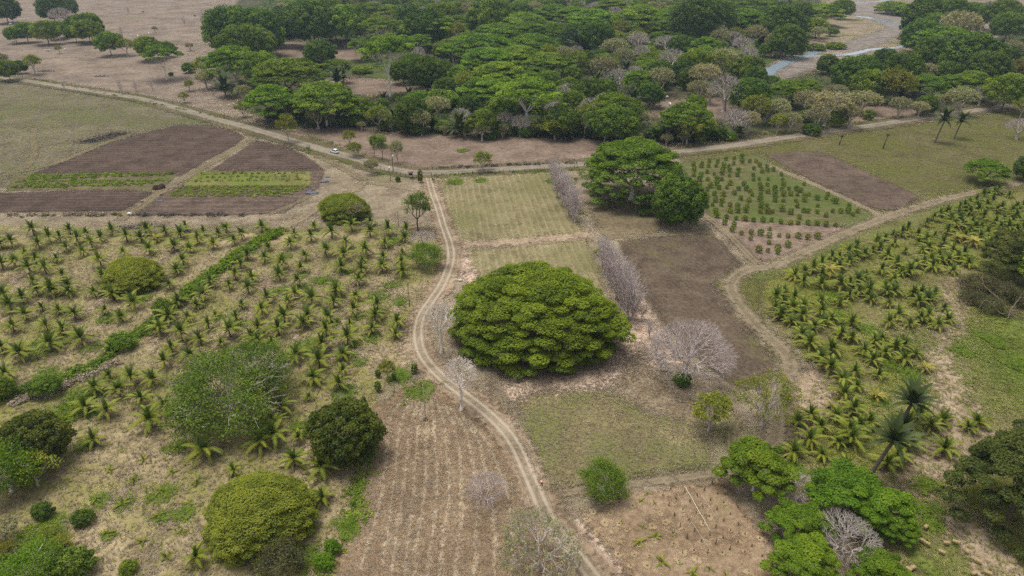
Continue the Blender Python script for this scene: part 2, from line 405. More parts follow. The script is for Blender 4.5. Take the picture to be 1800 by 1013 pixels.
patch('crop_field', [(28, 308), (180, 304), (312, 308), (282, 336), (190, 334), (10, 336)], terrain('crop_soil', S(98, 88, 66), S(116, 104, 78), S(136, 124, 98), S(100, 108, 48), 0.4, rows=(ROWX, 3.0, 0.5, S(104, 110, 52)), gain=0.80), 1.0)
patch('crop_field', [(365, 300), (570, 300), (560, 330), (500, 375), (390, 379), (235, 379), (290, 340)], T_PLOUGH2, 1.0)
patch('green_strip', [(350, 303), (548, 302), (545, 326), (320, 327)], terrain('weedy_crop', S(104, 98, 60), S(118, 112, 66), S(132, 128, 84), S(100, 112, 42), 0.7, rows=(ROWX, 2.4, 0.7, S(102, 116, 46))), 1.0)
DROW = gdir((1126, 506), (1300, 682))
T_D = terrain('fallow_soil', S(88, 76, 62), S(103, 89, 74), S(120, 105, 88), S(104, 104, 52), 0.36, rows=(DROW, 1.3, 0.28, S(126, 112, 92), 1.0), rag=0.8, relief=1.4, gscale=0.05, gain=0.85)
patch('ploughed_field', [(1090, 424), (1160, 417), (1250, 410), (1280, 440), (1306, 469), (1252, 498), (1295, 548), (1366, 642), (1355, 666), (1300, 684), (1240, 640), (1180, 585), (1126, 508), (1105, 465)], T_D, 1.5)
patch('fallow_field', [(1035, 368), (1090, 352), (1150, 365), (1165, 400), (1150, 411), (1062, 417)], terrain('fallow_grass', S(98, 86, 66), S(114, 102, 78), S(132, 120, 96), S(104, 104, 54), 0.45, rows=(gdir((1040, 375), (1062, 412)), 1.6, 0.2, S(132, 118, 96), 1.0)), 1.5)
CROW = gdir((972, 310), (1027, 412))
T_C = terrain('drilled_crop', S(110, 103, 70), S(128, 119, 84), S(144, 134, 102), S(116, 114, 72), 0.45, rows=(CROW, 2.2, 0.5, S(168, 154, 126), 1.3), rag=0.8, gain=0.92)
patch('drilled_field', [(765, 313), (860, 307), (966, 302), (988, 340), (1008, 384), (1028, 411), (930, 419), (806, 427), (786, 374)], T_C, 1.8)
patch('drilled_field', [(815, 443), (930, 432), (1030, 422), (1046, 462), (1060, 510), (850, 520), (824, 472)], T_C, 1.8)
patch('bare_ground', [(770, 320), (785, 370), (805, 425), (815, 445), (845, 500), (830, 505), (800, 475), (795, 420), (775, 360)], T_LITTER, 1.2)
ribbon('bare_strip', [(802, 432), (860, 428), (930, 423), (1035, 413)], 4.5, T_TAN, 1.4)
patch('orchard_ground', [(1195, 287), (1325, 272), (1440, 328), (1545, 381), (1490, 402), (1380, 396), (1248, 386), (1218, 335)], terrain('orchard_grass', S(94, 94, 58), S(106, 106, 66), S(122, 116, 84), S(92, 104, 50), 0.6, rows=(ROWX, 4.2, 0.8, S(132, 114, 90), 0.12), gain=0.85), 1.5)
patch('orchard_ground', [(1240, 384), (1380, 395), (1490, 401), (1440, 425), (1345, 462), (1300, 438)], terrain('orchard_soil', S(120, 100, 86), S(144, 124, 108), S(166, 146, 128), S(120, 112, 66), 0.08, rows=(ROWX, 3.0, 0.3, S(108, 92, 76)), gain=0.80), 0.9)
patch('ploughed_field', [(1348, 274), (1395, 267), (1444, 267), (1520, 300), (1614, 345), (1590, 365), (1566, 371), (1524, 364), (1400, 304)], terrain('reddish_soil', S(94, 78, 66), S(110, 93, 80), S(126, 110, 94), S(104, 102, 60), 0.3, rows=(ROWX, 3.2, 0.35, S(126, 114, 92)), rag=0.7, gain=0.72), 1.0)
T_PAST = terrain('grazed_green', S(110, 101, 68), S(124, 114, 78), S(146, 134, 100), S(104, 108, 56), 0.75, gscale=0.05, gain=1.00)
patch('green_field', [(906, 708), (945, 691), (1005, 687), (1050, 685), (1085, 698), (1110, 702), (1132, 721), (1162, 731), (1222, 748), (1250, 798), (1262, 823), (1150, 836), (1090, 841), (1017, 858), (960, 863), (945, 822), (928, 772)], T_PAST, 1.8)
patch('bare_ground', [(865, 688), (900, 668), (960, 664), (1040, 650), (1080, 610), (1105, 560), (1130, 600), (1110, 640), (1080, 680), (1010, 684), (940, 690), (905, 706)], T_LITTER, 1.6)
patch('bare_ground', [(1085, 690), (1110, 640), (1180, 690), (1240, 720), (1250, 760), (1180, 735), (1130, 718)], terrain('weedy_litter', S(110, 96, 74), S(134, 118, 94), S(158, 142, 118), S(104, 104, 56), 0.5), 2.0)
patch('shaded_ground', [(800, 600), (900, 650), (1000, 655), (1060, 630), (1100, 560), (1000, 500), (850, 510)], terrain('tree_litter', S(116, 98, 78), S(138, 118, 94), S(158, 138, 112), S(108, 102, 60), 0.2), 2.5)
T_NEAR = terrain('harvested_soil', S(128, 106, 80), S(148, 125, 97), S(164, 142, 113), S(114, 106, 64), 0.25, gscale=0.07, rag=0.8, gain=0.80)
patch('harvested_field', [(745, 668), (700, 690), (655, 722), (668, 770), (645, 850), (620, 925), (575, 1030), (560, 1120), (1150, 1120), (1000, 975), (955, 920), (925, 865), (900, 818), (865, 768), (825, 724), (785, 690)], T_NEAR, 0.9)
patch('planting_field', [(1018, 902), (1075, 890), (1096, 866), (1270, 845), (1292, 880), (1345, 935), (1365, 1013), (1370, 1100), (1160, 1100), (1100, 1018), (1070, 974), (1035, 924)], terrain('planting_soil', S(118, 98, 76), S(140, 119, 94), S(160, 139, 113), S(110, 106, 56), 0.25, gscale=0.08, gain=0.95), 1.2)

HOLD[0] = 0
# straw left in windrows on the harvested field
T_STRAW = terrain('straw', S(158, 138, 110), S(180, 160, 130), S(200, 180, 150), rag=1.5, gain=0.88, keep=0.85)
for pl in ([(735, 690), (700, 715), (685, 740), (678, 790), (672, 860), (655, 930), (630, 1013)], [(742, 688), (718, 715), (703, 750), (697, 810), (690, 870), (680, 950), (668, 1013)],
           [(746, 690), (730, 725), (719, 760), (714, 820), (705, 890), (695, 960), (686, 1040)], [(748, 700), (738, 740), (732, 790), (728, 850), (720, 920), (710, 1040)],
           [(752, 700), (750, 760), (748, 830), (742, 900), (732, 960), (728, 1040)], [(758, 700), (764, 760), (768, 830), (766, 900), (757, 960), (748, 1040)],
           [(766, 702), (782, 750), (787, 820), (790, 880), (780, 940), (770, 1040)], [(775, 705), (800, 755), (810, 830), (812, 900), (805, 960), (795, 1040)],
           [(790, 712), (818, 760), (832, 820), (838, 900), (832, 1030)], [(805, 722), (838, 770), (855, 830), (868, 900), (870, 1030)], [(820, 735), (860, 785), (885, 850), (900, 920), (905, 1030)]):
    ribbon('straw_row', pl, 0.65, T_STRAW, 0.4, 0.6, taper=3, crown=0.05)

HOLD[0] = None; LAYER[0] += 0.012
# tracks and roads
T_PATH = terrain('worn_path', S(128, 114, 90), S(142, 128, 102), S(156, 142, 116), S(116, 112, 66), 0.2, rag=1.6, ruts=(S(158, 142, 118), 0.5), keep=0.85, gain=0.85)
T_GPATH = terrain('grass_path', S(118, 108, 80), S(132, 120, 92), S(146, 134, 106), S(114, 112, 62), 0.35, rag=1.9, ruts=(S(148, 132, 108), 0.5), keep=0.8, gain=0.82)
def path(pts, wd, mat=None, ew=0.7): ribbon('path', pts, wd * 0.9, mat or T_GPATH, ew, 1.5, taper=4)
path([(452, 238), (430, 253), (378, 283), (325, 313), (282, 338), (240, 368), (207, 391)], 4.2)
path([(427, 232), (452, 240), (505, 253), (545, 268), (580, 284), (642, 319)], 3.6)
path([(642, 319), (690, 328), (737, 337), (752, 345)], 3.0, T_PATH, 1.0)
path([(642, 319), (620, 335), (570, 360), (520, 390), (470, 412)], 4.0, T_PATH, 1.2)
path([(560, 336), (535, 350), (500, 366), (465, 381)], 2.2)
path([(-60, 408), (60, 410), (207, 409), (330, 407), (460, 405), (560, 404), (680, 399), (770, 402)], 2.6, T_GPATH, 1.0)
path([(-60, 318), (30, 303), (60, 275), (58, 245), (62, 225)], 2.6)
path([(30, 303), (100, 287), (190, 250), (260, 228)], 3.0)
path([(1232, 375), (1270, 403), (1310, 443), (1335, 469)], 2.8, T_PATH)
path([(1060, 421), (1075, 418), (1150, 414), (1220, 410), (1250, 400)], 2.4)
path([(1350, 290), (1400, 312), (1462, 339), (1525, 368), (1555, 386)], 2.8, T_PATH)
path([(1800, 318), (1770, 328), (1700, 342), (1620, 362), (1550, 386), (1475, 416), (1400, 450), (1350, 471), (1325, 472), (1300, 482), (1285, 500), (1290, 522), (1311, 551), (1346, 588), (1368, 608), (1385, 631), (1387, 652), (1376, 676), (1366, 700), (1366, 740), (1362, 766), (1350, 790), (1330, 815)], 4.6, T_PATH, 1.5)
path([(1306, 728), (1292, 743), (1286, 766), (1288, 792), (1300, 815)], 2.2)
path([(955, 872), (1017, 864), (1060, 858), (1125, 851), (1200, 841), (1262, 832), (1310, 825)], 2.2, T_PATH, 0.8)
path([(870, 660), (882, 700), (892, 730), (905, 765), (925, 800), (945, 850)], 1.5, T_PATH)
path([(1075, 840), (1150, 832), (1262, 815)], 0.8, T_LUSH2, 0.5)
path([(270, 830), (210, 870), (150, 905)], 3.0, T_PATH, 1.6)
path([(330, 870), (290, 930), (262, 990), (250, 1040)], 1.6, T_PATH, 1.0)
path([(980, 905), (1010, 945), (1050, 990), (1085, 1040)], 5.0, T_LITTER, 1.2)
path([(700, 420), (690, 470), (700, 560), (715, 640)], 1.4, T_TAN, 1.0)
path([(560, 470), (530, 560), (505, 640)], 1.2, T_TAN, 0.9)
path([(640, 450), (610, 540), (585, 640)], 1.2, T_TAN, 0.9)
for a in ([(150, 420), (60, 470), (-30, 540)], [(330, 425), (180, 530), (20, 640)], [(400, 480), (330, 540), (260, 610)], [(480, 480), (440, 550), (380, 620)]):
    path(a, 2.0, T_TAN, 1.8)
T_TRACK = terrain('farm_track', S(118, 105, 86), S(134, 120, 100), S(150, 136, 116), S(120, 114, 76), 0.02, rag=0.9, ruts=(S(170, 155, 134), 0.52), gain=1.05)
FT = [(750, 300), (753, 312), (760, 338), (770, 366), (780, 400), (790, 428), (793, 453), (787, 478), (775, 505), (757, 531), (742, 554), (735, 578), (736, 603), (744, 626), (760, 648), (782, 669), (810, 691), (840, 714), (868, 738), (892, 764), (910, 792), (925, 826), (940, 860), (956, 897), (976, 932), (1003, 965), (1045, 1020), (1070, 1060)]
ribbon('verge', FT, 5.6, terrain('track_verge', S(126, 106, 84), S(148, 128, 104), S(168, 148, 124), S(116, 110, 62), 0.2, rag=1.6, gain=0.90), 0.9)
ribbon('farm_track', FT, 2.9, T_TRACK, 0.22, 1.2)
T_ROAD = terrain('gravel_road', S(136, 124, 108), S(150, 138, 120), S(164, 152, 134), None, rag=0.9, ruts=(S(166, 154, 137), 0.42), gain=0.72)
RD = [(-160, 118), (-60, 128), (0, 136), (55, 144), (125, 155), (190, 165), (250, 175), (312, 191), (375, 209), (450, 229), (530, 253), (590, 270), (630, 281), (662, 292), (700, 300), (725, 304), (762, 304), (800, 303), (850, 300), (900, 297), (962, 293), (1025, 289), (1100, 281), (1180, 269), (1250, 261), (1300, 255), (1350, 247), (1450, 232), (1550, 219), (1625, 207), (1700, 197), (1785, 184), (1880, 165)]
ribbon('road_verge', RD, 12.0, terrain('road_verge', S(98, 90, 64), S(116, 106, 78), S(138, 126, 98), S(96, 100, 48), 0.6, rag=1.8, gain=0.75), 1.6, 3)
ribbon('gravel_road', RD, 5.4, T_ROAD, 0.35, 2.0, crown=0.08)

# river and its gravel bars
T_GRAVEL = terrain('river_gravel', S(112, 102, 94), S(136, 126, 116), S(156, 146, 134), S(112, 108, 72), 0.25, rag=1.5, gain=0.85)
T_SAND = terrain('river_sand', S(128, 114, 92), S(146, 131, 108), S(162, 147, 124), S(108, 112, 62), 0.5, rag=1.5, gain=0.85)
patch('river_bank', [(1440, -5), (1560, -6), (1570, 15), (1600, 40), (1590, 75), (1580, 95), (1480, 105), (1400, 135), (1330, 150), (1345, 120), (1400, 85), (1430, 70), (1455, 30)], T_SAND, 5)
patch('gravel_bar', [(1485, 2), (1545, 2), (1556, 14), (1600, 38), (1590, 60), (1545, 80), (1500, 92), (1455, 90), (1500, 70), (1560, 50), (1545, 40), (1500, 26), (1478, 15)], T_GRAVEL, 4)
patch('gravel_bar', [(1400, 104), (1480, 100), (1530, 94), (1500, 104), (1420, 122), (1380, 140), (1365, 132)], T_GRAVEL, 3)
wt = NT('river_water'); wP = wt.pos()
wnz = wt.math('ADD', wt.noise(wP, 0.5, 4), wt.noise(wP, 2.2, 3))
M_WATER = wt.done(wt.bsdf(S(150, 164, 176), 0.06, 1.0, wt.rng(wt.math('ADD', wt.attr('edge'), wt.math('MULTIPLY', wt.math('SUBTRACT', wt.noise(wP, 0.12, 4), 0.5), 2.5)), -0.3, 0.3), wt.bump(wnz, 0.25, 0.12)))
ribbon('river_water', [(1480, 9), (1505, 5), (1547, 3), (1580, -4)], 7, M_WATER, 1.5, 4)
ribbon('river_water', [(1505, 29), (1522, 31), (1540, 35), (1565, 41), (1592, 48), (1610, 60)], 8, M_WATER, 2, 4)
ribbon('river_water', [(1590, 82), (1572, 85), (1550, 86), (1530, 88), (1510, 93), (1490, 96), (1450, 99), (1410, 99)], 5.5, M_WATER, 2, 4)
ribbon('river_water', [(1440, 90), (1420, 97), (1400, 103), (1387, 108), (1374, 114), (1358, 122), (1348, 132), (1335, 145)], 8, M_WATER, 2, 3)

# grass rings and rank growth round the young palms
GREEN_SPOTS = Zm(450, 506, [(860, 62, 3.2), (1010, 100, 2.6), (820, 352, 2.8), (345, 425, 4.5), (690, 400, 2.2), (550, 250, 2.0), (160, 30, 3.0), (330, 0, 2.6), (640, 740, 3.5), (390, 970, 4), (720, 210, 1.8), (650, 480, 2.2), (730, 530, 2.0)]) + \
    Zm(450, 253, [(460, 970, 3.6), (950, 690, 4.2), (210, 795, 2.6), (950, 1000, 3.0), (330, 925, 2.0), (640, 905, 2.0)]) + \
    Zm(0, 506, [(750, 220, 2.8), (290, 420, 5.5), (1000, 80, 3), (1550, 220, 2), (1680, 275, 2.2), (330, 600, 3.0), (640, 430, 2.6), (470, 860, 5), (580, 760, 4), (640, 890, 2.2), (440, 950, 3)]) + \
    Zm(0, 760, [(600, 100, 2.2), (1250, 110, 2.6), (690, 490, 2.0), (870, 510, 1.8), (1130, 610, 1.6), (770, 740, 1.5), (1310, 570, 2.2), (1130, 440, 2.6), (300, 780, 4), (280, 700, 4)]) + \
    Zm(450, 760, [(640, 690, 2.2), (370, 880, 2.6), (690, 420, 1.6), (620, 640, 2)]) + \
    Zm(1350, 506, [(480, 210, 4), (430, 70, 4), (850, 545, 3), (1010, 620, 4), (790, 800, 3), (700, 300, 3)]) + \
    Zm(1350, 760, [(180, 270, 3.2), (1090, 550, 2.0), (1150, 650, 2.0), (1100, 370, 2.4), (1190, 540, 1.4)]) + [(735, 690, 4), (700, 660, 3), (1750, 600, 4), (1790, 640, 4), (1690, 620, 2.6), (812, 265, 3), (800, 320, 4), (845, 318, 3), (970, 320, 3)]
rg = np.random.default_rng(5); HOLD[0] = 0
for (x, y, r) in GREEN_SPOTS:
    g = G(x, y); a = np.sort(rg.uniform(0, 2 * math.pi, 9)); rr = r * rg.uniform(0.55, 1.0, 9)
    patch('grass_patch', [(g.x + rr[k] * math.cos(a[k]), g.y + rr[k] * 1.1 * math.sin(a[k])) for k in range(9)], T_LUSH, 0.5, world=True, cell=0.7)
T_RING = terrain('mulch', S(150, 128, 98), S(168, 146, 114), S(182, 160, 128), None, rag=1.6, keep=0.85)
HOLD[0] = None; LAYER[0] += 0.012
# ================================================================== plant building blocks
def unit(v): return v / (np.linalg.norm(v, axis=-1, keepdims=True) + 1e-9)
def cards(cen, nrm, size, rng, asp=0.6):
    """one small leaf-spray face (a diamond) per centre"""
    n = len(cen); nrm = unit(nrm)
    r = unit(rng.normal(size=(n, 3))); t1 = unit(np.cross(nrm, r)); t2 = np.cross(nrm, t1)
    s = size[:, None]; a = asp * rng.uniform(0.7, 1.3, n)[:, None]
    bend = nrm * s * rng.uniform(-0.25, 0.1, n)[:, None]
    V = np.stack([cen - t1 * s + bend, cen - t2 * s * a, cen + t1 * s + bend, cen + t2 * s * a], 1).reshape(-1, 3)
    F = np.arange(4 * n).reshape(n, 4)
    return V, F
def blob_leaves(rng, blobs, n_each, size, up=0.45, low=-0.35, jit=0.55, depth=0.45):
    cs, ns, ss, ts = [], [], [], []
    for (c, r, tint) in blobs:
        n = n_each
        d = unit(rng.normal(size=(n * 2, 3))); d = d[d[:, 2] > low + rng.uniform(-0.2, 0.2, len(d))][:n]; n = len(d)
        k = 1 - depth * rng.random(n) ** 1.5
        p = np.asarray(c) + d * np.asarray(r) * k[:, None]
        nn = unit(d / np.asarray(r)) + jit * rng.normal(size=(n, 3)) + np.array([0, 0, up])
        cs.append(p); ns.append(nn); ss.append(size * rng.uniform(0.65, 1.35, n)); ts.append(np.clip(tint + rng.normal(0, 0.13, n), 0, 1))
    cs, ns, ss, ts = map(np.concatenate, (cs, ns, ss, ts))
    V, F = cards(cs, ns, ss, rng)
    return V, F, np.repeat(ts, 4)

def grow(rng, root, tips, r_tip, frac=0.42, power=0.46, wig=0.06, kmax=3, up0=0.0):
    """limbs from a root to every tip: tips are clustered and each cluster shares a limb"""
    segs = []
    def rec(p, T, depth):
        n = len(T)
        if n <= 1:
            if n:
                m = (p + T[0]) / 2 + rng.normal(0, wig, 3) * np.linalg.norm(T[0] - p)
                segs.append((p, m, r_tip * 1.25, r_tip * 1.0)); segs.append((m, T[0], r_tip, r_tip * 0.6))
            return
        k = 2 if (n < 5 or depth > 2) else kmax
        cen = T[rng.choice(n, min(k, n), replace=False)]
        for _ in range(4):
            D = np.linalg.norm(T[:, None] - cen[None], axis=2); a = D.argmin(1)
            cen = np.array([T[a == j].mean(0) if (a == j).any() else cen[j] for j in range(len(cen))])
        for j in range(len(cen)):
            g = T[a == j]
            if not len(g): continue
            L = np.linalg.norm(cen[j] - p)
            q = p + (cen[j] - p) * frac + rng.normal(0, wig, 3) * L
            if depth == 0: q[2] += up0 * L
            r1 = r_tip * n_r(len(g))
            m = (p + q) / 2 + rng.normal(0, wig * 0.7, 3) * L
            segs.append((p, m, r1 * 1.15, r1 * 1.05)); segs.append((m, q, r1 * 1.05, r1))
            if len(g) == n: 
                for t in g: segs.append((q, t, r_tip, r_tip * 0.6))
            else: rec(q, g, depth + 1)
    def n_r(n): return max(1.0, n ** power)
    rec(np.asarray(root, float), np.asarray(tips, float), 0)
    return segs, r_tip * n_r(len(tips))
def seg_mesh(segs, sides=4):
    """all limbs as tapered prisms (numpy)"""
    A = np.array([s[0] for s in segs]); B = np.array([s[1] for s in segs]); ra = np.array([s[2] for s in segs]); rb = np.array([s[3] for s in segs])
    d = unit(B - A); up = np.where(np.abs(d[:, 2:3]) > 0.9, np.array([[1., 0, 0]]), np.array([[0, 0, 1.]]))
    u = unit(np.cross(d, up)); v = np.cross(d, u)
    th = np.arange(sides) * 2 * math.pi / sides
    ring = np.cos(th)[None, :, None] * u[:, None] + np.sin(th)[None, :, None] * v[:, None]
    V = np.stack([A[:, None] + ring * ra[:, None, None], B[:, None] + ring * rb[:, None, None]], 1)   # n,2,s,3
    n = len(A); base = (np.arange(n) * 2 * sides)[:, None]
    j = np.arange(sides); jn = (j + 1) % sides
    F = np.stack([base + j, base + jn, base + sides + jn, base + sides + j], -1).reshape(-1, 4)
    return V.reshape(-1, 3), F
def trunk_segs(rng, base, top, r0, r1, n=5, lean=0.05, flare=1.5):
    ts = np.linspace(0, 1, n + 1); P = [np.asarray(base) + (np.asarray(top) - np.asarray(base)) * t for t in ts]
    L = np.linalg.norm(np.asarray(top) - np.asarray(base))
    for p in P[1:-1]: p[:2] += rng.normal(0, lean * L / n, 2)
    rr = r0 + (r1 - r0) * ts; rr[0] *= flare
    return [(P[i], P[i + 1], rr[i], rr[i + 1]) for i in range(n)]

def bark(name, c0, c1):
    t = NT(name); P = t.n.new('ShaderNodeTexCoord').outputs['Object']
    n = t.noise(t.vmul(P, (6, 6, 1.2)), 1.0, 5, 0.65); oi = t.n.new('ShaderNodeObjectInfo')
    return t.done(t.bsdf(t.mix(t.math('MULTIPLY', oi.outputs['Random'], 0.35), t.ramp(n, [(0.3, c0), (0.7, c1)]), c0), 0.9, 0.1, None, t.bump(n, 0.4, 0.05)))
M_BARK = bark('bark_brown', S(84, 72, 60), S(128, 114, 98))
M_PALE = bark('bark_pale', S(190, 181, 170, 1.35), S(216, 207, 195, 1.35))
M_GREY = bark('bark_grey', S(140, 130, 124, 1.3), S(178, 168, 160, 1.3))
M_LILAC = bark('bark_lilac', S(158, 146, 142, 1.25), S(186, 174, 168, 1.25))

PAL = {
    'rain': foliage('leaves_rain_tree', (0.072, 0.106, 0.005, 1), (0.150, 0.204, 0.008, 1), (0.245, 0.297, 0.015, 1), 0.1, 0.3, 0.01),
    'umbrella': foliage('leaves_umbrella', (0.061, 0.114, 0.009, 1), (0.139, 0.231, 0.014, 1), (0.247, 0.341, 0.023, 1), 0.2, 0.3, 0.012),
    'dark': foliage('leaves_dark', (0.040, 0.077, 0.009, 1), (0.082, 0.141, 0.013, 1), (0.152, 0.218, 0.021, 1), 0.2, 0.2, 0.012),
    'mango': foliage('leaves_mango', (0.033, 0.047, 0.005, 1), (0.079, 0.101, 0.010, 1), (0.168, 0.172, 0.018, 1), 0.15, 0.2, 0.02),
    'mid': foliage('leaves_mid', (0.073, 0.119, 0.009, 1), (0.149, 0.228, 0.018, 1), (0.265, 0.334, 0.030, 1), 0.2, 0.3, 0.014),
    'olive': foliage('leaves_olive', (0.104, 0.137, 0.010, 1), (0.208, 0.247, 0.017, 1), (0.312, 0.345, 0.036, 1), 0.12, 0.3, 0.015),
    'bright': foliage('leaves_bright', (0.068, 0.131, 0.005, 1), (0.128, 0.225, 0.008, 1), (0.204, 0.297, 0.014, 1), 0.12, 0.35, 0.015),
    'loose': foliage('leaves_loose', (0.121, 0.151, 0.013, 1), (0.203, 0.234, 0.021, 1), (0.308, 0.326, 0.034, 1), 0.2, 0.3, 0.016),
    'pale': foliage('leaves_pale', (0.200, 0.200, 0.072, 1), (0.305, 0.300, 0.106, 1), (0.418, 0.391, 0.154, 1), 0.2, 0.3, 0.02),
    'feather': foliage('leaves_feather', (0.060, 0.108, 0.008, 1), (0.125, 0.198, 0.016, 1), (0.196, 0.281, 0.027, 1), 0.1, 0.3, 0.012),
    'gold': foliage('leaves_gold', (0.105, 0.099, 0.012, 1), (0.175, 0.162, 0.020, 1), (0.252, 0.226, 0.033, 1), 0.1, 0.3, 0.015),
    'crop': foliage('leaves_crop', (0.099, 0.150, 0.005, 1), (0.176, 0.244, 0.009, 1), (0.252, 0.307, 0.016, 1), 0.1, 0.35, 0.01),
    'dry': foliage('leaves_dry', (0.130, 0.091, 0.058, 1), (0.247, 0.195, 0.137, 1), (0.390, 0.319, 0.234, 1), 0.15, 0.1, 0.01),
    'brown': foliage('twigs_brown', (0.036, 0.026, 0.022, 1), (0.084, 0.065, 0.055, 1), (0.156, 0.126, 0.108, 1), 0.1, 0.05, 0.01),
}
PAL['thicket'] = foliage('leaves_thicket', (0.060, 0.050, 0.022, 1), (0.105, 0.098, 0.034, 1), (0.150, 0.150, 0.045, 1), 0.15, 0.25, 0.02)
PAL['dusk'] = foliage('leaves_dusk', (0.040, 0.052, 0.010, 1), (0.085, 0.102, 0.016, 1), (0.140, 0.150, 0.028, 1), 0.12, 0.25, 0.015)
PROTO = {}
def fib_disc(n, rng, r0=0.0):
    k = np.arange(n) + 0.5; r = np.sqrt(r0 ** 2 + (1 - r0 ** 2) * k / n); a = k * 2.399963 + rng.uniform(0, 6.28)
    return r * np.cos(a), r * np.sin(a), r
def lumpy(rng, a, k=5, amp=0.14):
    s = np.ones_like(a)
    for j in range(2, 2 + k): s += amp / j ** 0.7 * np.sin(j * a + rng.uniform(0, 6.28))
    return s

def proto_dome(key, seed, W=20.0, ratio=0.5, nb=70, br=0.15, flat=0.5, per=130, leaf=0.42, pal='umbrella', skirt=0.25, trunk=0.3, wood=None, round_=0.5, lump=0.14, tier=0.1, tr=0.022, up=0.85, jit=0.5, dep=0.4, rim=0):
    """domed or umbrella crown of flattened foliage pads carried on spreading limbs"""
    rng = np.random.default_rng(seed); Rr = W / 2; H = W * ratio
    x, y, r = fib_disc(nb, rng); a = np.arctan2(y, x); s = lumpy(rng, a, 5, lump)
    z0 = H * skirt
    prof = np.sqrt(np.clip(1 - (r * 0.97) ** 2, 0, 1)) ** (2 * round_)
    bx = 0.0
    z = z0 + (H * 0.97 - z0 - br * W * flat * 0.5) * prof + rng.normal(0, tier * H, nb) * (0.35 + 0.65 * r)
    z = np.minimum(z, H - br * W * flat * 0.45)
    P = np.stack([x * Rr * s * 0.94, y * Rr * s * 0.94, z], 1)
    blobs = []
    for i in range(nb):
        k = rng.uniform(0.7, 1.3) * br * W * (1.0 - 0.2 * r[i]) * 0.62
        blobs.append((P[i], (k, k, k * flat), rng.uniform(0.2, 0.8)))
    for i in range(rim):
        a_ = rng.uniform(0, 6.283); q_ = rng.uniform(0.8, 0.97) * Rr * (1 + lump * 0.4 * math.sin(3 * a_)); k = rng.uniform(0.6, 1.1) * br * W * 0.6
        blobs.append((np.array([q_ * math.cos(a_), q_ * math.sin(a_), H * rng.uniform(0.05, 0.34)]), (k, k, k * flat), rng.uniform(0.2, 0.7)))
    V, F, T = blob_leaves(rng, blobs, per, leaf, up=up, low=-0.3, jit=jit, depth=dep)
    crown = mk(key + '_crown', V, [F], [PAL[pal]], {'tint': T})
    segs, rr = grow(rng, (0, 0, H * trunk), P[rng.choice(nb, min(nb, 46), replace=False)] - np.array([0, 0, br * W * flat * 0.2]), W * 0.0022, 0.45, 0.55, 0.05, 4)
    segs += trunk_segs(rng, (0, 0, -0.3), (0, 0, H * trunk), max(rr * 1.15, W * tr), rr, 4)
    Vb, Fb = seg_mesh(segs, 5)
    PROTO.setdefault(key, []).append((mk(key + '_trunk', Vb, [Fb], [wood or M_BARK]), crown, W, ratio))
def proto_round(key, seed, W=10.0, ratio=1.0, nb=60, br=0.2, per=120, leaf=0.33, pal='dark', low=0.08, trunk=0.25, wood=None, lump=0.12, flat=0.8, sq=1.0, fill=0.0):
    """rounded crown reaching low, of leafy lobes"""
    rng = np.random.default_rng(seed); Rr = W / 2; H = W * ratio
    k = np.arange(nb) + 0.5; zz = 1 - 1.75 * k / nb; a = k * 2.399963
    rad = np.sqrt(np.clip(1 - zz ** 2, 0, 1)) ** sq; s = lumpy(rng, a, 5, lump)
    k2 = br * W * 0.6
    cz, hz = H * (1 + low) / 2, H * (1 - low) / 2 - k2 * flat * 0.6
    P = np.stack([np.cos(a) * rad * (Rr - k2 * 0.6) * s, np.sin(a) * rad * (Rr - k2 * 0.6) * s, cz + zz * hz * (1 + 0.08 * rng.normal(size=nb))], 1)
    P[:, 2] = np.minimum(P[:, 2], H - k2 * flat * 0.7)
    P[:, :2] *= (1 + np.abs(rng.normal(0, 0.10, nb)) * (rng.random(nb) < 0.5))[:, None]
    if fill: P *= (1 - fill * rng.random(nb))[:, None] ** np.array([1, 1, 0.0])
    blobs = [(p, np.array([1, 1, flat]) * k2 * rng.uniform(0.7, 1.35), rng.uniform(0.2, 0.8)) for p in P]
    V, F, T = blob_leaves(rng, blobs, per, leaf, up=0.35, low=-0.6)
    crown = mk(key + '_crown', V, [F], [PAL[pal]], {'tint': T})
    segs, rr = grow(rng, (0, 0, H * trunk), P[rng.choice(nb, min(nb, 26), replace=False)], W * 0.003, 0.45, 0.5, 0.05)
    segs += trunk_segs(rng, (0, 0, -0.3), (0, 0, H * trunk), max(rr * 1.2, W * 0.02), rr, 3)
    Vb, Fb = seg_mesh(segs, 5)
    PROTO.setdefault(key, []).append((mk(key + '_trunk', Vb, [Fb], [wood or M_BARK]), crown, W, ratio))
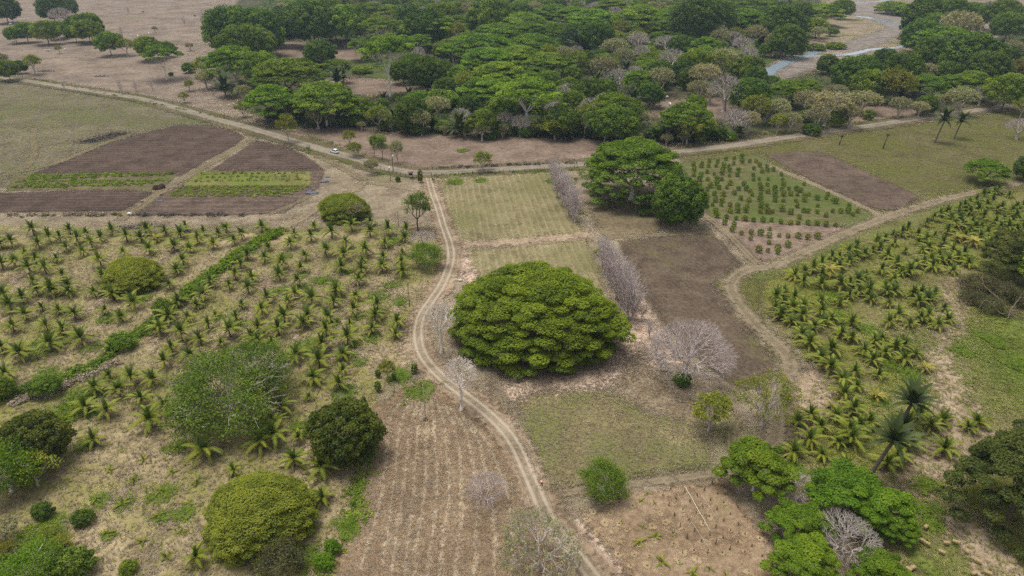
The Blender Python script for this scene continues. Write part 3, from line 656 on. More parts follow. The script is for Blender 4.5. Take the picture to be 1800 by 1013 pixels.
def proto_bare(key, seed, W=10.0, ratio=1.0, tips=420, rt=0.022, trunk=0.22, wood=None, shape='round', leaves=0, pal='pale', leaf=0.3, power=0.42, lowz=0.35):
    """leafless (or thinly leaved) crown of branching twigs; trunk and limbs are one part, twigs the other"""
    rng = np.random.default_rng(seed); Rr = W / 2; H = W * ratio
    d = unit(rng.normal(size=(tips * 3, 3)))
    if shape == 'round': d = d[d[:, 2] > -0.45][:tips]; rad = rng.uniform(0.55, 1, len(d)) ** 0.5; cz = H * (1 + lowz) / 2; hz = H * (1 - lowz) / 2
    elif shape == 'umbrella': d = d[d[:, 2] > -0.1][:tips]; rad = rng.uniform(0.7, 1, len(d)) ** 0.5; cz = H * 0.55; hz = H * 0.45
    elif shape == 'vase': d = d[d[:, 2] > -0.75][:tips]; rad = rng.uniform(0.1, 1, len(d)) ** 0.5; cz = H * (1 + lowz) / 2; hz = H * (1 - lowz) / 2
    s = lumpy(rng, np.arctan2(d[:, 1], d[:, 0]), 5, 0.16)
    T = d * rad[:, None] * np.array([Rr, Rr, hz]) * np.stack([s, s, np.ones_like(s)], 1) + np.array([0, 0, cz])
    if shape == 'vase': T[:, :2] *= (0.45 + 0.55 * (T[:, 2:3] / H))
    segs, rr = grow(rng, (0, 0, H * trunk), T, rt, 0.40, power, 0.055, 4, 0.08)
    tw = []
    for (a, b, r0, r1) in segs:          # side twigs on the thin ends
        if r0 < rt * 1.5:
            for _ in range(2):
                v = b - a; L = np.linalg.norm(v); q = a + v * rng.uniform(0.3, 1.0)
                tw.append((q, q + (unit(v) + 0.75 * unit(rng.normal(size=3))) * L * rng.uniform(0.5, 0.9), rt * 0.55, rt * 0.35))
    thick = [s_ for s_ in segs if s_[2] >= rt * 1.9] + trunk_segs(rng, (0, 0, -0.2), (0, 0, H * trunk), rr * 1.2, rr, 4, 0.12)
    thin = [s_ for s_ in segs if s_[2] < rt * 1.9] + tw
    Vb, Fb = seg_mesh(thick, 5)
    tm = mk(key + '_trunk', Vb, [Fb], [wood or M_GREY])
    Vt, Ft = seg_mesh(thin, 3)
    Tt = np.zeros(len(Vt)); mats = [wood or M_GREY]; mi = np.zeros(len(Ft), int); F = [Ft]
    lf = None
    if leaves:
        e = np.array([s_[1] for s_ in thin]); c = e[rng.choice(len(e), leaves)] + rng.normal(0, leaf * 0.8, (leaves, 3))
        Vl, Fl = cards(c, rng.normal(size=(leaves, 3)) + np.array([0, 0, 0.6]), leaf * rng.uniform(0.6, 1.3, leaves), rng)
        lf = mk(key + '_leaves', Vl, [Fl], [PAL[pal]], {'tint': np.repeat(np.clip(rng.normal(0.5, 0.22, leaves), 0, 1), 4)})
    PROTO.setdefault(key, []).append((tm, mk(key + '_twigs', Vt, [Ft], [wood or M_GREY]), W, ratio, lf))
def proto_loose(key, seed, W=9.0, ratio=1.1, tips=150, n=1700, leaf=0.3, pal='loose', wood=None, rt=0.03, shape='round', trunk=0.25, lowz=0.3, clump=0.55, spread=1.0):
    """open crown: limbs show between loose sprays of leaves"""
    rng = np.random.default_rng(seed); Rr = W / 2; H = W * ratio
    d = unit(rng.normal(size=(tips * 3, 3)))
    d = d[d[:, 2] > (-0.5 if shape == 'round' else -0.05)][:tips]; rad = rng.uniform(0.35, 1, len(d)) ** 0.5
    s = lumpy(rng, np.arctan2(d[:, 1], d[:, 0]), 5, 0.22)
    cz, hz = H * (1 + lowz) / 2, H * (1 - lowz) / 2
    if shape != 'round': cz, hz = H * 0.6, H * 0.4
    T = d * rad[:, None] * np.array([Rr, Rr, hz]) * s[:, None] ** np.array([1, 1, 0.3]) + np.array([0, 0, cz])
    segs, rr = grow(rng, (0, 0, H * trunk), T, rt, 0.42, 0.45, 0.06, 4)
    segs += trunk_segs(rng, (0, 0, -0.3), (0, 0, H * trunk), rr * 1.25, rr, 4, 0.1)
    Vb, Fb = seg_mesh(segs, 4)
    per = n // len(T); c = np.repeat(T, per, 0) + rng.normal(0, clump * W / 10 * spread, (per * len(T), 3)) * np.array([1, 1, 0.5])
    tint = np.repeat(rng.uniform(0.2, 0.8, len(T)), per) + rng.normal(0, 0.12, len(c))
    V, F = cards(c, rng.normal(size=c.shape) * 0.6 + np.array([0, 0, 0.8]), leaf * rng.uniform(0.6, 1.35, len(c)), rng, 0.5)
    PROTO.setdefault(key, []).append((mk(key + '_trunk', Vb, [Fb], [wood or M_BARK]), mk(key + '_crown', V, [F], [PAL[pal]], {'tint': np.repeat(np.clip(tint, 0, 1), 4)}), W, ratio))

for i in range(4): proto_dome('umbrella_tree', 10 + i, 20, 0.52, 95, 0.2, 0.30, 230, 0.27, 'umbrella', 0.24, 0.22, M_BARK if i % 2 else M_PALE, 0.5, 0.16, 0.07)
for i in range(3): proto_dome('flat_tree', 30 + i, 16, 0.72, 56, 0.21, 0.28, 210, 0.25, 'umbrella', 0.62, 0.36, M_PALE, 0.5, 0.25, 0.06)
for i in range(3): proto_round('dark_tree', 40 + i, 12, 0.95, 70, 0.2, 260, 0.22, 'dark', 0.05)
for i in range(3): proto_round('leafy_tree', 50 + i, 10, 0.95, 60, 0.2, 240, 0.2, 'mid', 0.16, lump=0.2)
for i in range(2): proto_round('bush', 60 + i, 4, 0.75, 34, 0.24, 170, 0.12, 'mid', 0.0, trunk=0.12, lump=0.2)
for i in range(2): proto_round('dark_bush', 64 + i, 4, 0.8, 34, 0.24, 170, 0.12, 'dark', 0.0, trunk=0.12, lump=0.2)
for i in range(2): proto_round('bright_bush', 68 + i, 3, 0.9, 30, 0.26, 150, 0.1, 'bright', 0.0, trunk=0.12, lump=0.2)
for i in range(3): proto_loose('loose_tree', 70 + i, 8, 1.15, 110, 2800, 0.25, 'loose', M_GREY)
for i in range(3): proto_bare('pale_tree', 80 + i, 10, 0.95, 380, 0.036, 0.2, M_GREY, 'round', 2600, 'pale', 0.27)
for i in range(3): proto_bare('bare_tree', 90 + i, 11, 0.9, 520, 0.036, 0.26, M_GREY, 'umbrella')
for i in range(3): proto_bare('bare_sapling', 100 + i, 5, 1.75, 260, 0.018, 0.1, M_LILAC, 'vase', lowz=0.02)
for i in range(3): proto_loose('light_tree', 110 + i, 9, 0.95, 150, 9000, 0.17, 'bright', M_PALE, 0.03, 'round', 0.2, 0.06, 0.8)
for i in range(2): proto_loose('gold_tree', 104 + i, 10, 1.0, 130, 3000, 0.34, 'gold', M_BARK, clump=0.7)

# ------------------------------------------------------------------ placing
THINGS = []      # (root, noun phrase, category, group, x, y)
def put_tree(key, cx, ytop, wpx, name=None, desc=None, group=None, ratio=None, rng=random.Random(3), label=None, variant=None, cat='tree', parts=('trunk', 'crown')):
    P = PROTO[key]; p = P[variant if variant is not None else rng.randrange(len(P))]
    base_ratio = p[3]
    g, W = solve_top(cx, ytop, wpx, ratio or base_ratio)
    k = W / p[2]; kz = k * (ratio or base_ratio) / base_ratio
    root = empty(name or key, (g.x, g.y, 0.0), rng.uniform(0, 6.28), (k, k, kz))
    obj(parts[0], p[0], root); cr = obj(parts[1], p[1], root)
    if len(p) > 4 and p[4]: obj('leaves', p[4], root)
    if label: tag(root, label, cat, group)
    else: THINGS.append((root, desc, cat, group, g.x, g.y))
    return root
# ================================================================== palms
def frond_geo(L, e0, e1, nl=15, lw=0.15, ll=0.24, droop=0.5, curve=1.0, base=0.12, vee=0.35, rng=None):
    """one feather leaf: a tapering midrib that arches from elevation e0 to e1 (degrees), leaflets both sides"""
    n = 8; P = [np.zeros(3)]; el = []
    for i in range(n):
        t = (i + 0.5) / n; e = R(e0 + (e1 - e0) * t ** curve); el.append(e)
        P.append(P[-1] + np.array([0, math.cos(e), math.sin(e)]) * L / n)
    P = np.array(P); V, F = [], []
    w = 0.045 * L / 3.2
    for i in range(n + 1):
        k = w * (1 - 0.85 * i / n); V += [P[i] + (-k, 0, 0), P[i] + (k, 0, 0), P[i] + (0, 0, k)]
    for i in range(n):
        a, b = 3 * i, 3 * i + 3
        F += [(a, a + 2, b + 2, b), (a + 2, a + 1, b + 1, b + 2)]
    T, tri = [], []
    s = np.linspace(base, 0.985, nl)
    for t in s:
        f = t * n; i = min(int(f), n - 1); p = P[i] + (P[i + 1] - P[i]) * (f - i); d = unit(P[i + 1] - P[i]); up = np.array([0, -d[2], d[1]])
        ln = ll * L * (math.sin(math.pi * (0.16 + 0.78 * t)) ** 0.8) * (rng.uniform(0.85, 1.15) if rng else 1)
        for sd in (-1, 1):
            dr = unit(np.array([sd, 0, 0]) * (1 - 0.35 * t) + d * (0.45 + 0.7 * t) + up * vee + np.array([0, 0, -droop * (0.4 + t)]))
            k = len(V); h = lw * L / 3.2 * (1 - 0.35 * t)
            V += [p - d * h * 0.5, p + d * h * 0.5, p + dr * ln * 0.6 + d * h * 0.35 - np.array([0, 0, droop * 0.06 * ln]), p + dr * ln - np.array([0, 0, droop * 0.28 * ln])]
            tri += [(k, k + 1, k + 2), (k, k + 2, k + 3)]
    return np.array(V), np.array(F), np.array(tri)
def frond_mat(name, c0, c1):
    t = NT(name); oi = t.n.new('ShaderNodeObjectInfo'); P = t.n.new('ShaderNodeTexCoord').outputs['Object']
    n = t.noise(P, 2.2, 3); f = t.math('ADD', t.math('MULTIPLY', n, 0.7), t.math('MULTIPLY', t.math('SUBTRACT', oi.outputs['Random'], 0.5), 0.55))
    col = t.ramp(f, [(0.1, c0), (0.65, c1)])
    d = t.n.new('ShaderNodeBsdfPrincipled'); t.l.new(col, d.inputs['Base Color']); d.inputs['Roughness'].default_value = 0.55; d.inputs['Specular IOR Level'].default_value = 0.3
    tr = t.n.new('ShaderNodeBsdfTranslucent'); t.l.new(col, tr.inputs['Color'])
    m = t.n.new('ShaderNodeMixShader'); m.inputs[0].default_value = 0.28; t.l.new(d.outputs[0], m.inputs[1]); t.l.new(tr.outputs[0], m.inputs[2])
    return t.done(m.outputs[0])
M_FUP = frond_mat('frond_young', (0.060, 0.100, 0.008, 1), (0.120, 0.172, 0.015, 1))
M_FMID = frond_mat('frond_green', (0.165, 0.205, 0.014, 1), (0.280, 0.305, 0.028, 1))
M_FLOW = frond_mat('frond_yellowing', (0.210, 0.222, 0.028, 1), (0.330, 0.320, 0.050, 1))
M_FYEL = frond_mat('frond_yellow', (0.260, 0.240, 0.030, 1), (0.400, 0.350, 0.060, 1))
M_FDRY = frond_mat('frond_dry', (0.130, 0.095, 0.066, 1), (0.300, 0.240, 0.180, 1))
M_COR = frond_mat('frond_corozo', (0.042, 0.066, 0.013, 1), (0.100, 0.132, 0.030, 1))
prg = np.random.default_rng(77)
FR = {}
def mkfr(k, mat, *a, **kw):
    V, F, T = frond_geo(*a, rng=prg, **kw); FR[k] = (V, F, T, mat, mk('frond', V, [T, F], [mat]))
mkfr('up0', M_FUP, 2.8, 86, 60, nl=18, droop=0.15, vee=0.35, ll=0.2, lw=0.27); mkfr('up1', M_FUP, 2.9, 74, 30, nl=18, droop=0.2, vee=0.3, ll=0.21, lw=0.27)
mkfr('mid0', M_FMID, 3.7, 60, -24, nl=20, droop=0.3, ll=0.21, lw=0.3, vee=0.1); mkfr('mid1', M_FMID, 3.6, 44, -40, nl=20, droop=0.35, ll=0.21, lw=0.3, vee=0.1)
mkfr('low0', M_FLOW, 3.5, 26, -60, nl=18, droop=0.35, ll=0.18, lw=0.3, vee=0.1); mkfr('low1', M_FLOW, 3.2, 8, -68, nl=18, droop=0.3, ll=0.17, lw=0.3, vee=0.1)
mkfr('yel0', M_FYEL, 3.3, 60, -20, nl=17, droop=0.3, lw=0.26, vee=0.15); mkfr('yel1', M_FYEL, 3.0, 25, -55, nl=17, droop=0.3, lw=0.26, vee=0.15)
mkfr('dry0', M_FDRY, 2.6, -45, -84, droop=0.3, ll=0.1, lw=0.16); mkfr('dry1', M_FDRY, 2.4, -20, -80, droop=0.3, ll=0.12, lw=0.16)
mkfr('cor0', M_COR, 7.0, 82, 40, nl=30, droop=0.3, ll=0.16, lw=0.42); mkfr('cor1', M_COR, 7.0, 62, -10, nl=30, droop=0.4, ll=0.16, lw=0.42); mkfr('cor2', M_COR, 6.4, 35, -60, nl=28, droop=0.4, ll=0.16, lw=0.42)
def rotz(V, a):
    c, s = math.cos(a), math.sin(a); return V @ np.array([(c, s, 0), (-s, c, 0), (0, 0, 1)])
def palm_plan(rng, kind='green', dry=False):
    """list of (frond key, azimuth, scale, dz)"""
    L = []; a0 = rng.uniform(0, 6.28)
    U, M, W_ = (('up0', 'up1'), ('mid0', 'mid1'), ('low0', 'low1'))
    if kind == 'yellow': U, M, W_ = ('yel0',), ('yel0', 'yel1'), ('yel1',)
    for i in range(7): L.append((rng.choice(U), a0 + i * 2.4, rng.uniform(0.75, 1.05), 0.05))
    for i in range(7): L.append((rng.choice(M), a0 + 0.7 + i * 0.9 + rng.uniform(-0.3, 0.3), rng.uniform(0.85, 1.1), 0.0))
    for i in range(5): L.append((rng.choice(W_), a0 + 0.2 + i * 1.26 + rng.uniform(-0.3, 0.3), rng.uniform(0.8, 1.05), -0.08))
    if dry:
        for i in range(6): L.append((rng.choice(('dry0', 'dry1')), a0 + i * 1.05 + rng.uniform(-0.3, 0.3), rng.uniform(0.8, 1.0), -0.15))
    return L
def palm_trunk_mesh(h, r, name='palm_trunk', lean=(0.1, 0.05), mat=None):
    b = MB(); n = 7; P = []; rr = []
    for i in range(n + 1):
        t = i / n; P.append((lean[0] * t * t, lean[1] * t * t, -0.2 + (h + 0.2) * t)); rr.append(r * (1.45 - 0.75 * t ** 0.5 + (0.06 if i % 2 else 0)) * (1.15 if i == n else 1))
    b.tube(P, rr, 8); return b.mesh(name, mat or M_BARK)
TRUNKS = [palm_trunk_mesh(1.0, 0.17, 'trunk', (random.Random(i).uniform(-.15, .15), random.Random(i + 9).uniform(-.15, .15))) for i in range(3)]
def joined_crown(plan, name):
    Vs, Ts, Fs, mi_t, mi_f, n = [], [], [], [], [], 0; mats = []
    for (k, a, s, dz) in plan:
        V, F, T, m, _ = FR[k]
        if m not in mats: mats.append(m)
        Vs.append(rotz(V * s, a) + np.array([0, 0, dz])); Ts.append(T + n); Fs.append(F + n); n += len(V)
        mi_t += [mats.index(m)] * len(T); mi_f += [mats.index(m)] * len(F)
    return mk(name, np.vstack(Vs), [np.vstack(Ts), np.vstack(Fs)], mats, mi=mi_t + mi_f)
prnd = random.Random(12)
CROWNS = {k: [joined_crown(palm_plan(prnd, kd, dr), 'crown') for _ in range(n)] for k, kd, dr, n in (('green', 'green', False, 5), ('dry', 'green', True, 3), ('yellow', 'yellow', False, 2))}
# corozo palms for the wood
for i in range(3):
    plan = [('cor%d' % (0 if j < 6 else 1 if j < 14 else 2), j * 2.4 + prnd.uniform(-.2, .2), prnd.uniform(0.85, 1.05), 0) for j in range(20)]
    h = 2.2; me = joined_crown(plan, 'crown'); me.transform(Matrix.Translation((0, 0, h)))
    PROTO.setdefault('corozo_palm', []).append((palm_trunk_mesh(h, 0.3), me, 10.5, 0.8))

# crown centres of the young coconut palms, read off the photograph: (x, y) or (x, y, size)
LEFT = Zm(0, 253, [(225, 590), (75, 675), (340, 640), (420, 650), (488, 600), (605, 625), (540, 655), (265, 690), (705, 650), (785, 600), (885, 640), (640, 690), (465, 720), (580, 750), (990, 655), (1030, 595), (1160, 605), (1045, 735), (865, 755, .7), (1220, 710), (1265, 620), (1305, 575), (1385, 660), (1430, 605), (1535, 630), (1585, 590), (1645, 670), (1695, 625), (1330, 730), (1500, 695), (1285, 810), (1240, 880), (1735, 770), (1690, 840), (1650, 910), (1770, 930), (1480, 960), (1610, 985), (1190, 985), (100, 820), (175, 755), (245, 800), (200, 860), (310, 860), (395, 800), (435, 910), (225, 955), (700, 815), (715, 920), (845, 960), (1060, 940), (5, 830), (0, 690), (360, 1000), (480, 990), (1740, 1000)]) + \
    Zm(450, 253, [(40, 575), (270, 630), (385, 640), (410, 575), (530, 610), (670, 565), (805, 540), (800, 605), (930, 590), (1055, 590), (1045, 655), (905, 690), (630, 685), (240, 690), (490, 740), (770, 740), (620, 765), (345, 775), (85, 720), (55, 790), (745, 815), (895, 785, .7), (1030, 755, .7), (1020, 820), (180, 830), (315, 865), (600, 855), (740, 870), (885, 855), (1025, 885), (165, 910), (720, 950), (290, 950), (560, 1000)]) + \
    Zm(0, 506, [(20, 40), (150, 55), (255, 5), (365, 15), (480, 20), (660, 25, .75), (785, 35), (935, 90), (410, 150, .8), (295, 130, .7), (65, 110), (175, 180), (520, 175), (735, 150, .6), (855, 195), (325, 255, .8), (440, 280), (90, 270), (350, 380), (570, 345), (1250, 90), (1380, 115), (1425, 40), (1185, 190), (1320, 200), (1460, 240), (1515, 180, .5), (1655, 205, .75), (1610, 285), (1700, 115, .7), (1120, 275), (1270, 305), (1405, 355), (1205, 420), (1335, 465), (1555, 385, .6), (1150, 510), (1765, 340), (135, 450), (10, 410), (35, 600), (920, 620), (765, 605, .6), (665, 690), (1070, 635), (830, 705), (600, 830, .8), (750, 850), (990, 770), (1160, 820), (1050, 920, 1.2), (1300, 935)]) + \
    Zm(450, 506, [(75, 60), (225, 95), (40, 140), (195, 195), (155, 280), (15, 270), (390, 60), (560, 10), (700, 50), (545, 95), (690, 140), (505, 195), (330, 240), (365, 185), (490, 285), (850, 110), (835, 185), (815, 280, .8), (990, 230), (980, 320), (660, 250, .7), (640, 345), (465, 385), (610, 455), (275, 455), (440, 505), (110, 385, .7), (610, 575, .7), (400, 620), (585, 665), (370, 760, .6), (270, 30), (170, 830), (120, 960), (15, 360)]) + \
    Zm(0, 760, [(655, 40, .7), (1430, 110), (1380, 870, .8), (1640, 260, .6)]) + Zm(450, 760, [(30, 60), (295, 30, .8), (265, 180), (455, 230, 1.1), (450, 110, .8), (465, 450, .9), (120, 5)])
SEEDLINGS = Zm(0, 760, [(1010, 185), (770, 260), (940, 330), (1205, 275), (1385, 340), (1620, 235), (860, 500), (1130, 410), (1320, 500), (1110, 580), (760, 700), (1000, 760), (1270, 700), (1175, 870), (1580, 390), (1450, 760), (680, 465), (1240, 105)])
RIGHT = Zm(1350, 253, [(985, 580), (1055, 625), (880, 630), (825, 655), (765, 675), (890, 690), (940, 620), (1060, 685), (1110, 665), (1170, 640), (1230, 690), (1130, 720), (735, 740), (785, 720), (620, 715), (565, 745), (680, 765), (845, 775), (620, 785), (505, 780), (450, 790), (380, 830), (500, 850), (570, 815), (260, 885), (320, 870), (185, 920), (250, 960), (375, 910), (515, 930), (510, 985), (575, 970), (635, 945), (690, 930), (800, 880), (910, 830), (915, 870), (965, 750, .6), (1040, 840), (1085, 745), (1090, 820), (1145, 800), (1200, 770), (1220, 820), (1275, 810), (1330, 790), (1380, 765), (1410, 830), (1300, 885), (1160, 855), (940, 900), (1000, 885), (885, 940), (1300, 740), (710, 1000), (380, 980), (820, 1000),
    (1115, 550), (1165, 515), (1210, 485), (1260, 470), (1285, 530), (1345, 440), (1415, 405), (1465, 385), (1380, 425), (1550, 345), (1515, 360), (1620, 315), (1590, 330), (1580, 390), (1695, 355), (1645, 435), (1540, 420), (1470, 430), (1480, 450), (1420, 470), (1390, 460), (1340, 480), (1520, 495), (1610, 460), (1440, 540), (1350, 525), (1310, 560), (1265, 600), (1360, 560), (1420, 600), (1385, 640), (1490, 640), (1545, 615), (1600, 545), (1630, 580), (1660, 520), (1720, 540), (1750, 490), (1745, 600), (1690, 575), (1790, 590), (1750, 430), (1720, 470), (1790, 430), (1560, 690), (1530, 720), (1605, 655), (1500, 580), (1460, 575)]) + \
    Zm(1350, 506, [(55, 45), (115, 30), (185, 55), (115, 95), (45, 130), (180, 130), (250, 115), (245, 185), (375, 155), (370, 85), (95, 185), (165, 230), (445, 205), (390, 235), (320, 270), (240, 315), (290, 380), (515, 310), (590, 235), (505, 105), (570, 50), (640, 20), (710, 10), (720, 75), (845, 105), (830, 20), (890, 15), (1020, 30), (1075, 25), (1060, 90), (1120, 70), (1170, 40), (1240, 135), (920, 180), (1070, 205), (1125, 180), (850, 230), (995, 250), (1265, 215), (1195, 255), (590, 350), (445, 420), (370, 475), (745, 370), (800, 350), (675, 435), (820, 450), (735, 505), (895, 415), (955, 395), (960, 490), (1040, 460), (440, 550), (610, 580), (525, 635), (625, 685), (775, 610), (535, 740), (605, 840), (480, 890), (300, 880), (210, 930), (370, 970), (640, 960), (710, 935), (1230, 915), (1140, 960), (965, 955), (1470, 940), (1405, 975), (1060, 885), (570, 1000)]) + \
    Zm(1350, 760, [(180, 130), (295, 40), (380, 150), (490, 60), (590, 40), (550, 235), (840, 210), (910, 160), (1000, 80), (1240, 110)])
YELLOW = Zm(0, 253, [(1095, 660)]) + Zm(1350, 253, [(435, 880), (1320, 575), (1325, 655), (1445, 685), (1680, 640)]) + Zm(1350, 506, [(1110, 560, .8), (765, 755, .8), (445, 820, .7)])
ALLP = [(x, y, (r[0] if r else 1.0), side) for side, lst in (('l', LEFT), ('r', RIGHT), ('y', YELLOW)) for (x, y, *r) in lst]
plist = []
for (x, y, s, side) in ALLP:
    s *= prnd.choice((0.78, 0.9, 0.95, 1.0, 1.0, 1.05, 1.12, 1.2)) * (0.94 if side == 'l' else 0.88)
    hh = (1.7 if side == 'l' else 1.2) * s * prnd.uniform(0.85, 1.2)
    plist.append((solve_h(x, y + 2, hh), s, hh, side))
plist.sort(key=lambda p: p[0].y)
N_IND, N_FROND = 300, 120
far = [[], [], []]
for i, (g, s, hh, side) in enumerate(plist):
    kd = 'yellow' if side == 'y' else 'dry' if (side == 'r' and prnd.random() < 0.4) else 'green'
    if i < N_IND:
        root = empty('coconut_palm', (g.x, g.y, 0), prnd.uniform(0, 6.28))
        tilt = (prnd.uniform(-0.16, 0.16), prnd.uniform(-0.16, 0.16), 0)
        obj('trunk', prnd.choice(TRUNKS), root, s=(s, s, hh))
        if i < N_FROND:
            for (k, a, q, dz) in palm_plan(prnd, 'yellow' if kd == 'yellow' else 'green', kd == 'dry'):
                obj('frond', FR[k][4], root, (0, 0, hh + dz), (tilt[0] + prnd.uniform(-.06, .06), tilt[1] + prnd.uniform(-.06, .06), a), q * s)
        else:
            obj('crown', prnd.choice(CROWNS[kd]), root, (0, 0, hh), tilt, s)
        d = {'yellow': 'yellow-leaved young coconut palm', 'dry': 'coconut palm with a dead-frond skirt', 'green': 'young green coconut palm' if s > 0.7 else 'stunted little coconut palm'}[kd]
        THINGS.append((root, d, 'palm', 'young coconut palms in the left grove' if side == 'l' or (side == 'y' and g.x < 0) else 'young coconut palms in the right grove', g.x, g.y))
    else: far[0].append((g, s, hh, kd))
# the farthest palms of the right grove, past the limit for single things
V, T, F, mt, mf, n = [], [], [], [], [], 0
MATS = [M_FUP, M_FMID, M_FLOW, M_FYEL, M_FDRY, M_BARK]
for (g, s, hh, kd) in far[0]:
    for (k, a, q, dz) in palm_plan(prnd, 'yellow' if kd == 'yellow' else 'green', False):
        v, f, t, m, _ = FR[k]
        V.append(rotz(v * q * s, a) + np.array([g.x, g.y, hh + dz])); T.append(t + n); F.append(f + n); n += len(v)
        mt += [MATS.index(m)] * len(t); mf += [MATS.index(m)] * len(f)
    b = MB(); b.tube([(g.x, g.y, -0.1), (g.x, g.y, hh)], [0.22 * s, 0.14 * s], 6, False)
    V.append(b.v[0]); F.append(b.q[0] + n); n += len(b.v[0]); mf += [5] * len(b.q[0])
if V: tag(obj('distant_palm_grove', mk('distant_palm_grove', np.vstack(V), [np.vstack(T), np.vstack(F)], MATS, mi=mt + mf)), 'farthest small coconut palms at the back of the groves', 'palms', kind='stuff')
# knee-high seedlings
SEED_ME = joined_crown([(k, i * 2.4, 0.42, 0.05) for i, k in enumerate(('up1', 'mid0', 'yel0', 'mid1', 'low0', 'mid0'))], 'fronds')
for (x, y) in SEEDLINGS:
    g = G(x, y + 3); root = empty('palm_seedling', (g.x, g.y, 0), prnd.uniform(0, 6.28), prnd.uniform(0.8, 1.1))
    obj('trunk', TRUNKS[0], root, s=(0.4, 0.4, 0.12)); obj('crown', SEED_ME, root)
    THINGS.append((root, 'knee-high coconut seedling', 'palm', 'coconut seedlings in the near left grove', g.x, g.y))
M_CTRUNK = bark('bark_corozo', S(88, 78, 70), S(134, 122, 110))
# two tall corozo palms in the right grove, two slender palms in the far meadow
def tall_palm(x, ybase, xc, yc, fr, nfr, label, name='corozo_palm', fkeys=('cor0', 'cor1', 'cor2'), tr=0.3):
    g = G(x, ybase); lo, hi = 1.0, 30.0
    for _ in range(40):
        m = (lo + hi) / 2
        if proj(g.x, g.y, m)[1] > yc: lo = m
        else: hi = m
    h = lo; dx = (xc - x) * depth_at(g.x, g.y, h) / FPX
    root = empty(name, (g.x, g.y, 0)); b = MB(); P = []; rr = []
    for i in range(10):
        t = i / 9; P.append((dx * t ** 1.3, 0, -0.3 + (h + 0.3) * t)); rr.append(tr * (1.25 - 0.45 * t + (0.35 * max(0, t - 0.75))))
    b.tube(P, rr, 8); obj('trunk', b.mesh('trunk', M_CTRUNK), root)
    for j in range(nfr):
        k = fkeys[0] if j < nfr * 0.3 else fkeys[1] if j < nfr * 0.7 else fkeys[2]
        obj('frond', FR[k][4], root, (dx, 0, h), (0, 0, j * 2.4), fr * prnd.uniform(0.9, 1.08))
    tag(root, label, 'palm')
tall_palm(1576, 758, 1586, 712, 0.72, 22, 'tall dark corozo palm with leaning trunk in the middle of the right grove')
tall_palm(1525, 845, 1547, 778, 0.72, 22, 'tall dark palm with bare pale trunk at the lower edge of right grove')
tall_palm(1643, 251, 1649, 214, 0.95, 18, 'taller of two slender palms in the green meadow below the road', 'slender_palm', tr=0.28)
tall_palm(1677, 244, 1681, 216, 0.8, 16, 'shorter of two slender palms in the green meadow below the road', 'slender_palm', tr=0.26)
# ================================================================== single trees near the camera
proto_dome('rain_tree', 201, 36, 0.50, 420, 0.10, 0.5, 380, 0.24, 'rain', 0.06, 0.2, M_BARK, 0.5, 0.13, 0.075, 0.026, up=1.0, jit=0.4, dep=0.35, rim=110)
proto_dome('rain_tree2', 204, 30, 0.62, 230, 0.13, 0.45, 330, 0.26, 'umbrella', 0.12, 0.2, M_PALE, 0.5, 0.12, 0.07, 0.03, up=1.0, jit=0.4, dep=0.4, rim=40)
proto_round('mango_tree', 206, 13, 1.05, 130, 0.17, 280, 0.26, 'dark', 0.02, lump=0.10, flat=0.85, sq=0.8)
proto_round('brown_mango', 207, 11, 0.9, 120, 0.15, 260, 0.2, 'mango', 0.02, lump=0.12)
proto_dome('olive_dome', 208, 17, 0.62, 200, 0.15, 0.6, 420, 0.15, 'olive', 0.05, 0.15, M_BARK, 0.5, 0.12, 0.035, up=1.3, jit=0.4, dep=0.5, rim=50)
proto_dome('olive_dome', 209, 17, 0.52, 200, 0.15, 0.6, 420, 0.15, 'olive', 0.05, 0.15, M_BARK, 0.5, 0.16, 0.035, up=1.3, jit=0.4, dep=0.5, rim=50)
proto_loose('feathery_tree', 210, 24, 0.5, 420, 26000, 0.24, 'feather', M_PALE, 0.03, 'round', 0.12, 0.02, 0.5, 0.75)
for i in range(2): proto_dome('big_dark', 230 + i, 20, 0.8, 170, 0.14, 0.55, 380, 0.2, 'dusk', 0.05, 0.2, M_BARK, 0.55, 0.22, 0.09)
proto_dome('bright_tree', 212, 12, 0.8, 70, 0.19, 0.55, 330, 0.22, 'bright', 0.28, 0.25, M_PALE, 0.5, 0.22, 0.1)
proto_dome('bright_tree', 213, 13, 0.7, 74, 0.19, 0.55, 330, 0.22, 'bright', 0.25, 0.25, M_PALE, 0.5, 0.25, 0.1)
proto_bare('great_bare_tree', 214, 15, 0.85, 3000, 0.017, 0.12, M_LILAC, 'round', power=0.40, lowz=0.05)
proto_bare('white_bare_tree', 215, 11, 0.75, 1800, 0.02, 0.14, M_GREY, 'round', power=0.37, lowz=0.02)
M_TALL = bark('bark_tall', S(180, 171, 160, 1.35), S(208, 199, 188, 1.35))
proto_bare('tall_bare_tree', 216, 7, 1.75, 400, 0.030, 0.42, M_TALL, 'round', power=0.38, lowz=0.38)
proto_bare('grey_bush_tree', 217, 8, 0.85, 700, 0.016, 0.1, M_LILAC, 'round', power=0.36, lowz=0.05)
proto_bare('hazy_tree', 218, 14, 0.7, 900, 0.022, 0.12, M_GREY, 'round', 3600, 'pale', 0.17, power=0.38, lowz=0.03)
proto_loose('spread_tree', 219, 14, 0.75, 180, 5200, 0.17, 'loose', M_GREY, 0.035, 'flat', 0.36, 0.3, 0.5, 0.6)
proto_loose('slim_tree', 220, 7, 1.7, 90, 2600, 0.22, 'feather', M_BARK, 0.03, 'round', 0.3, 0.38, 0.7)
for i in range(2): proto_round('conical_tree', 222 + i, 2.2, 2.0, 26, 0.3, 70, 0.14, 'dark', 0.03, trunk=0.1, lump=0.1, sq=0.7)
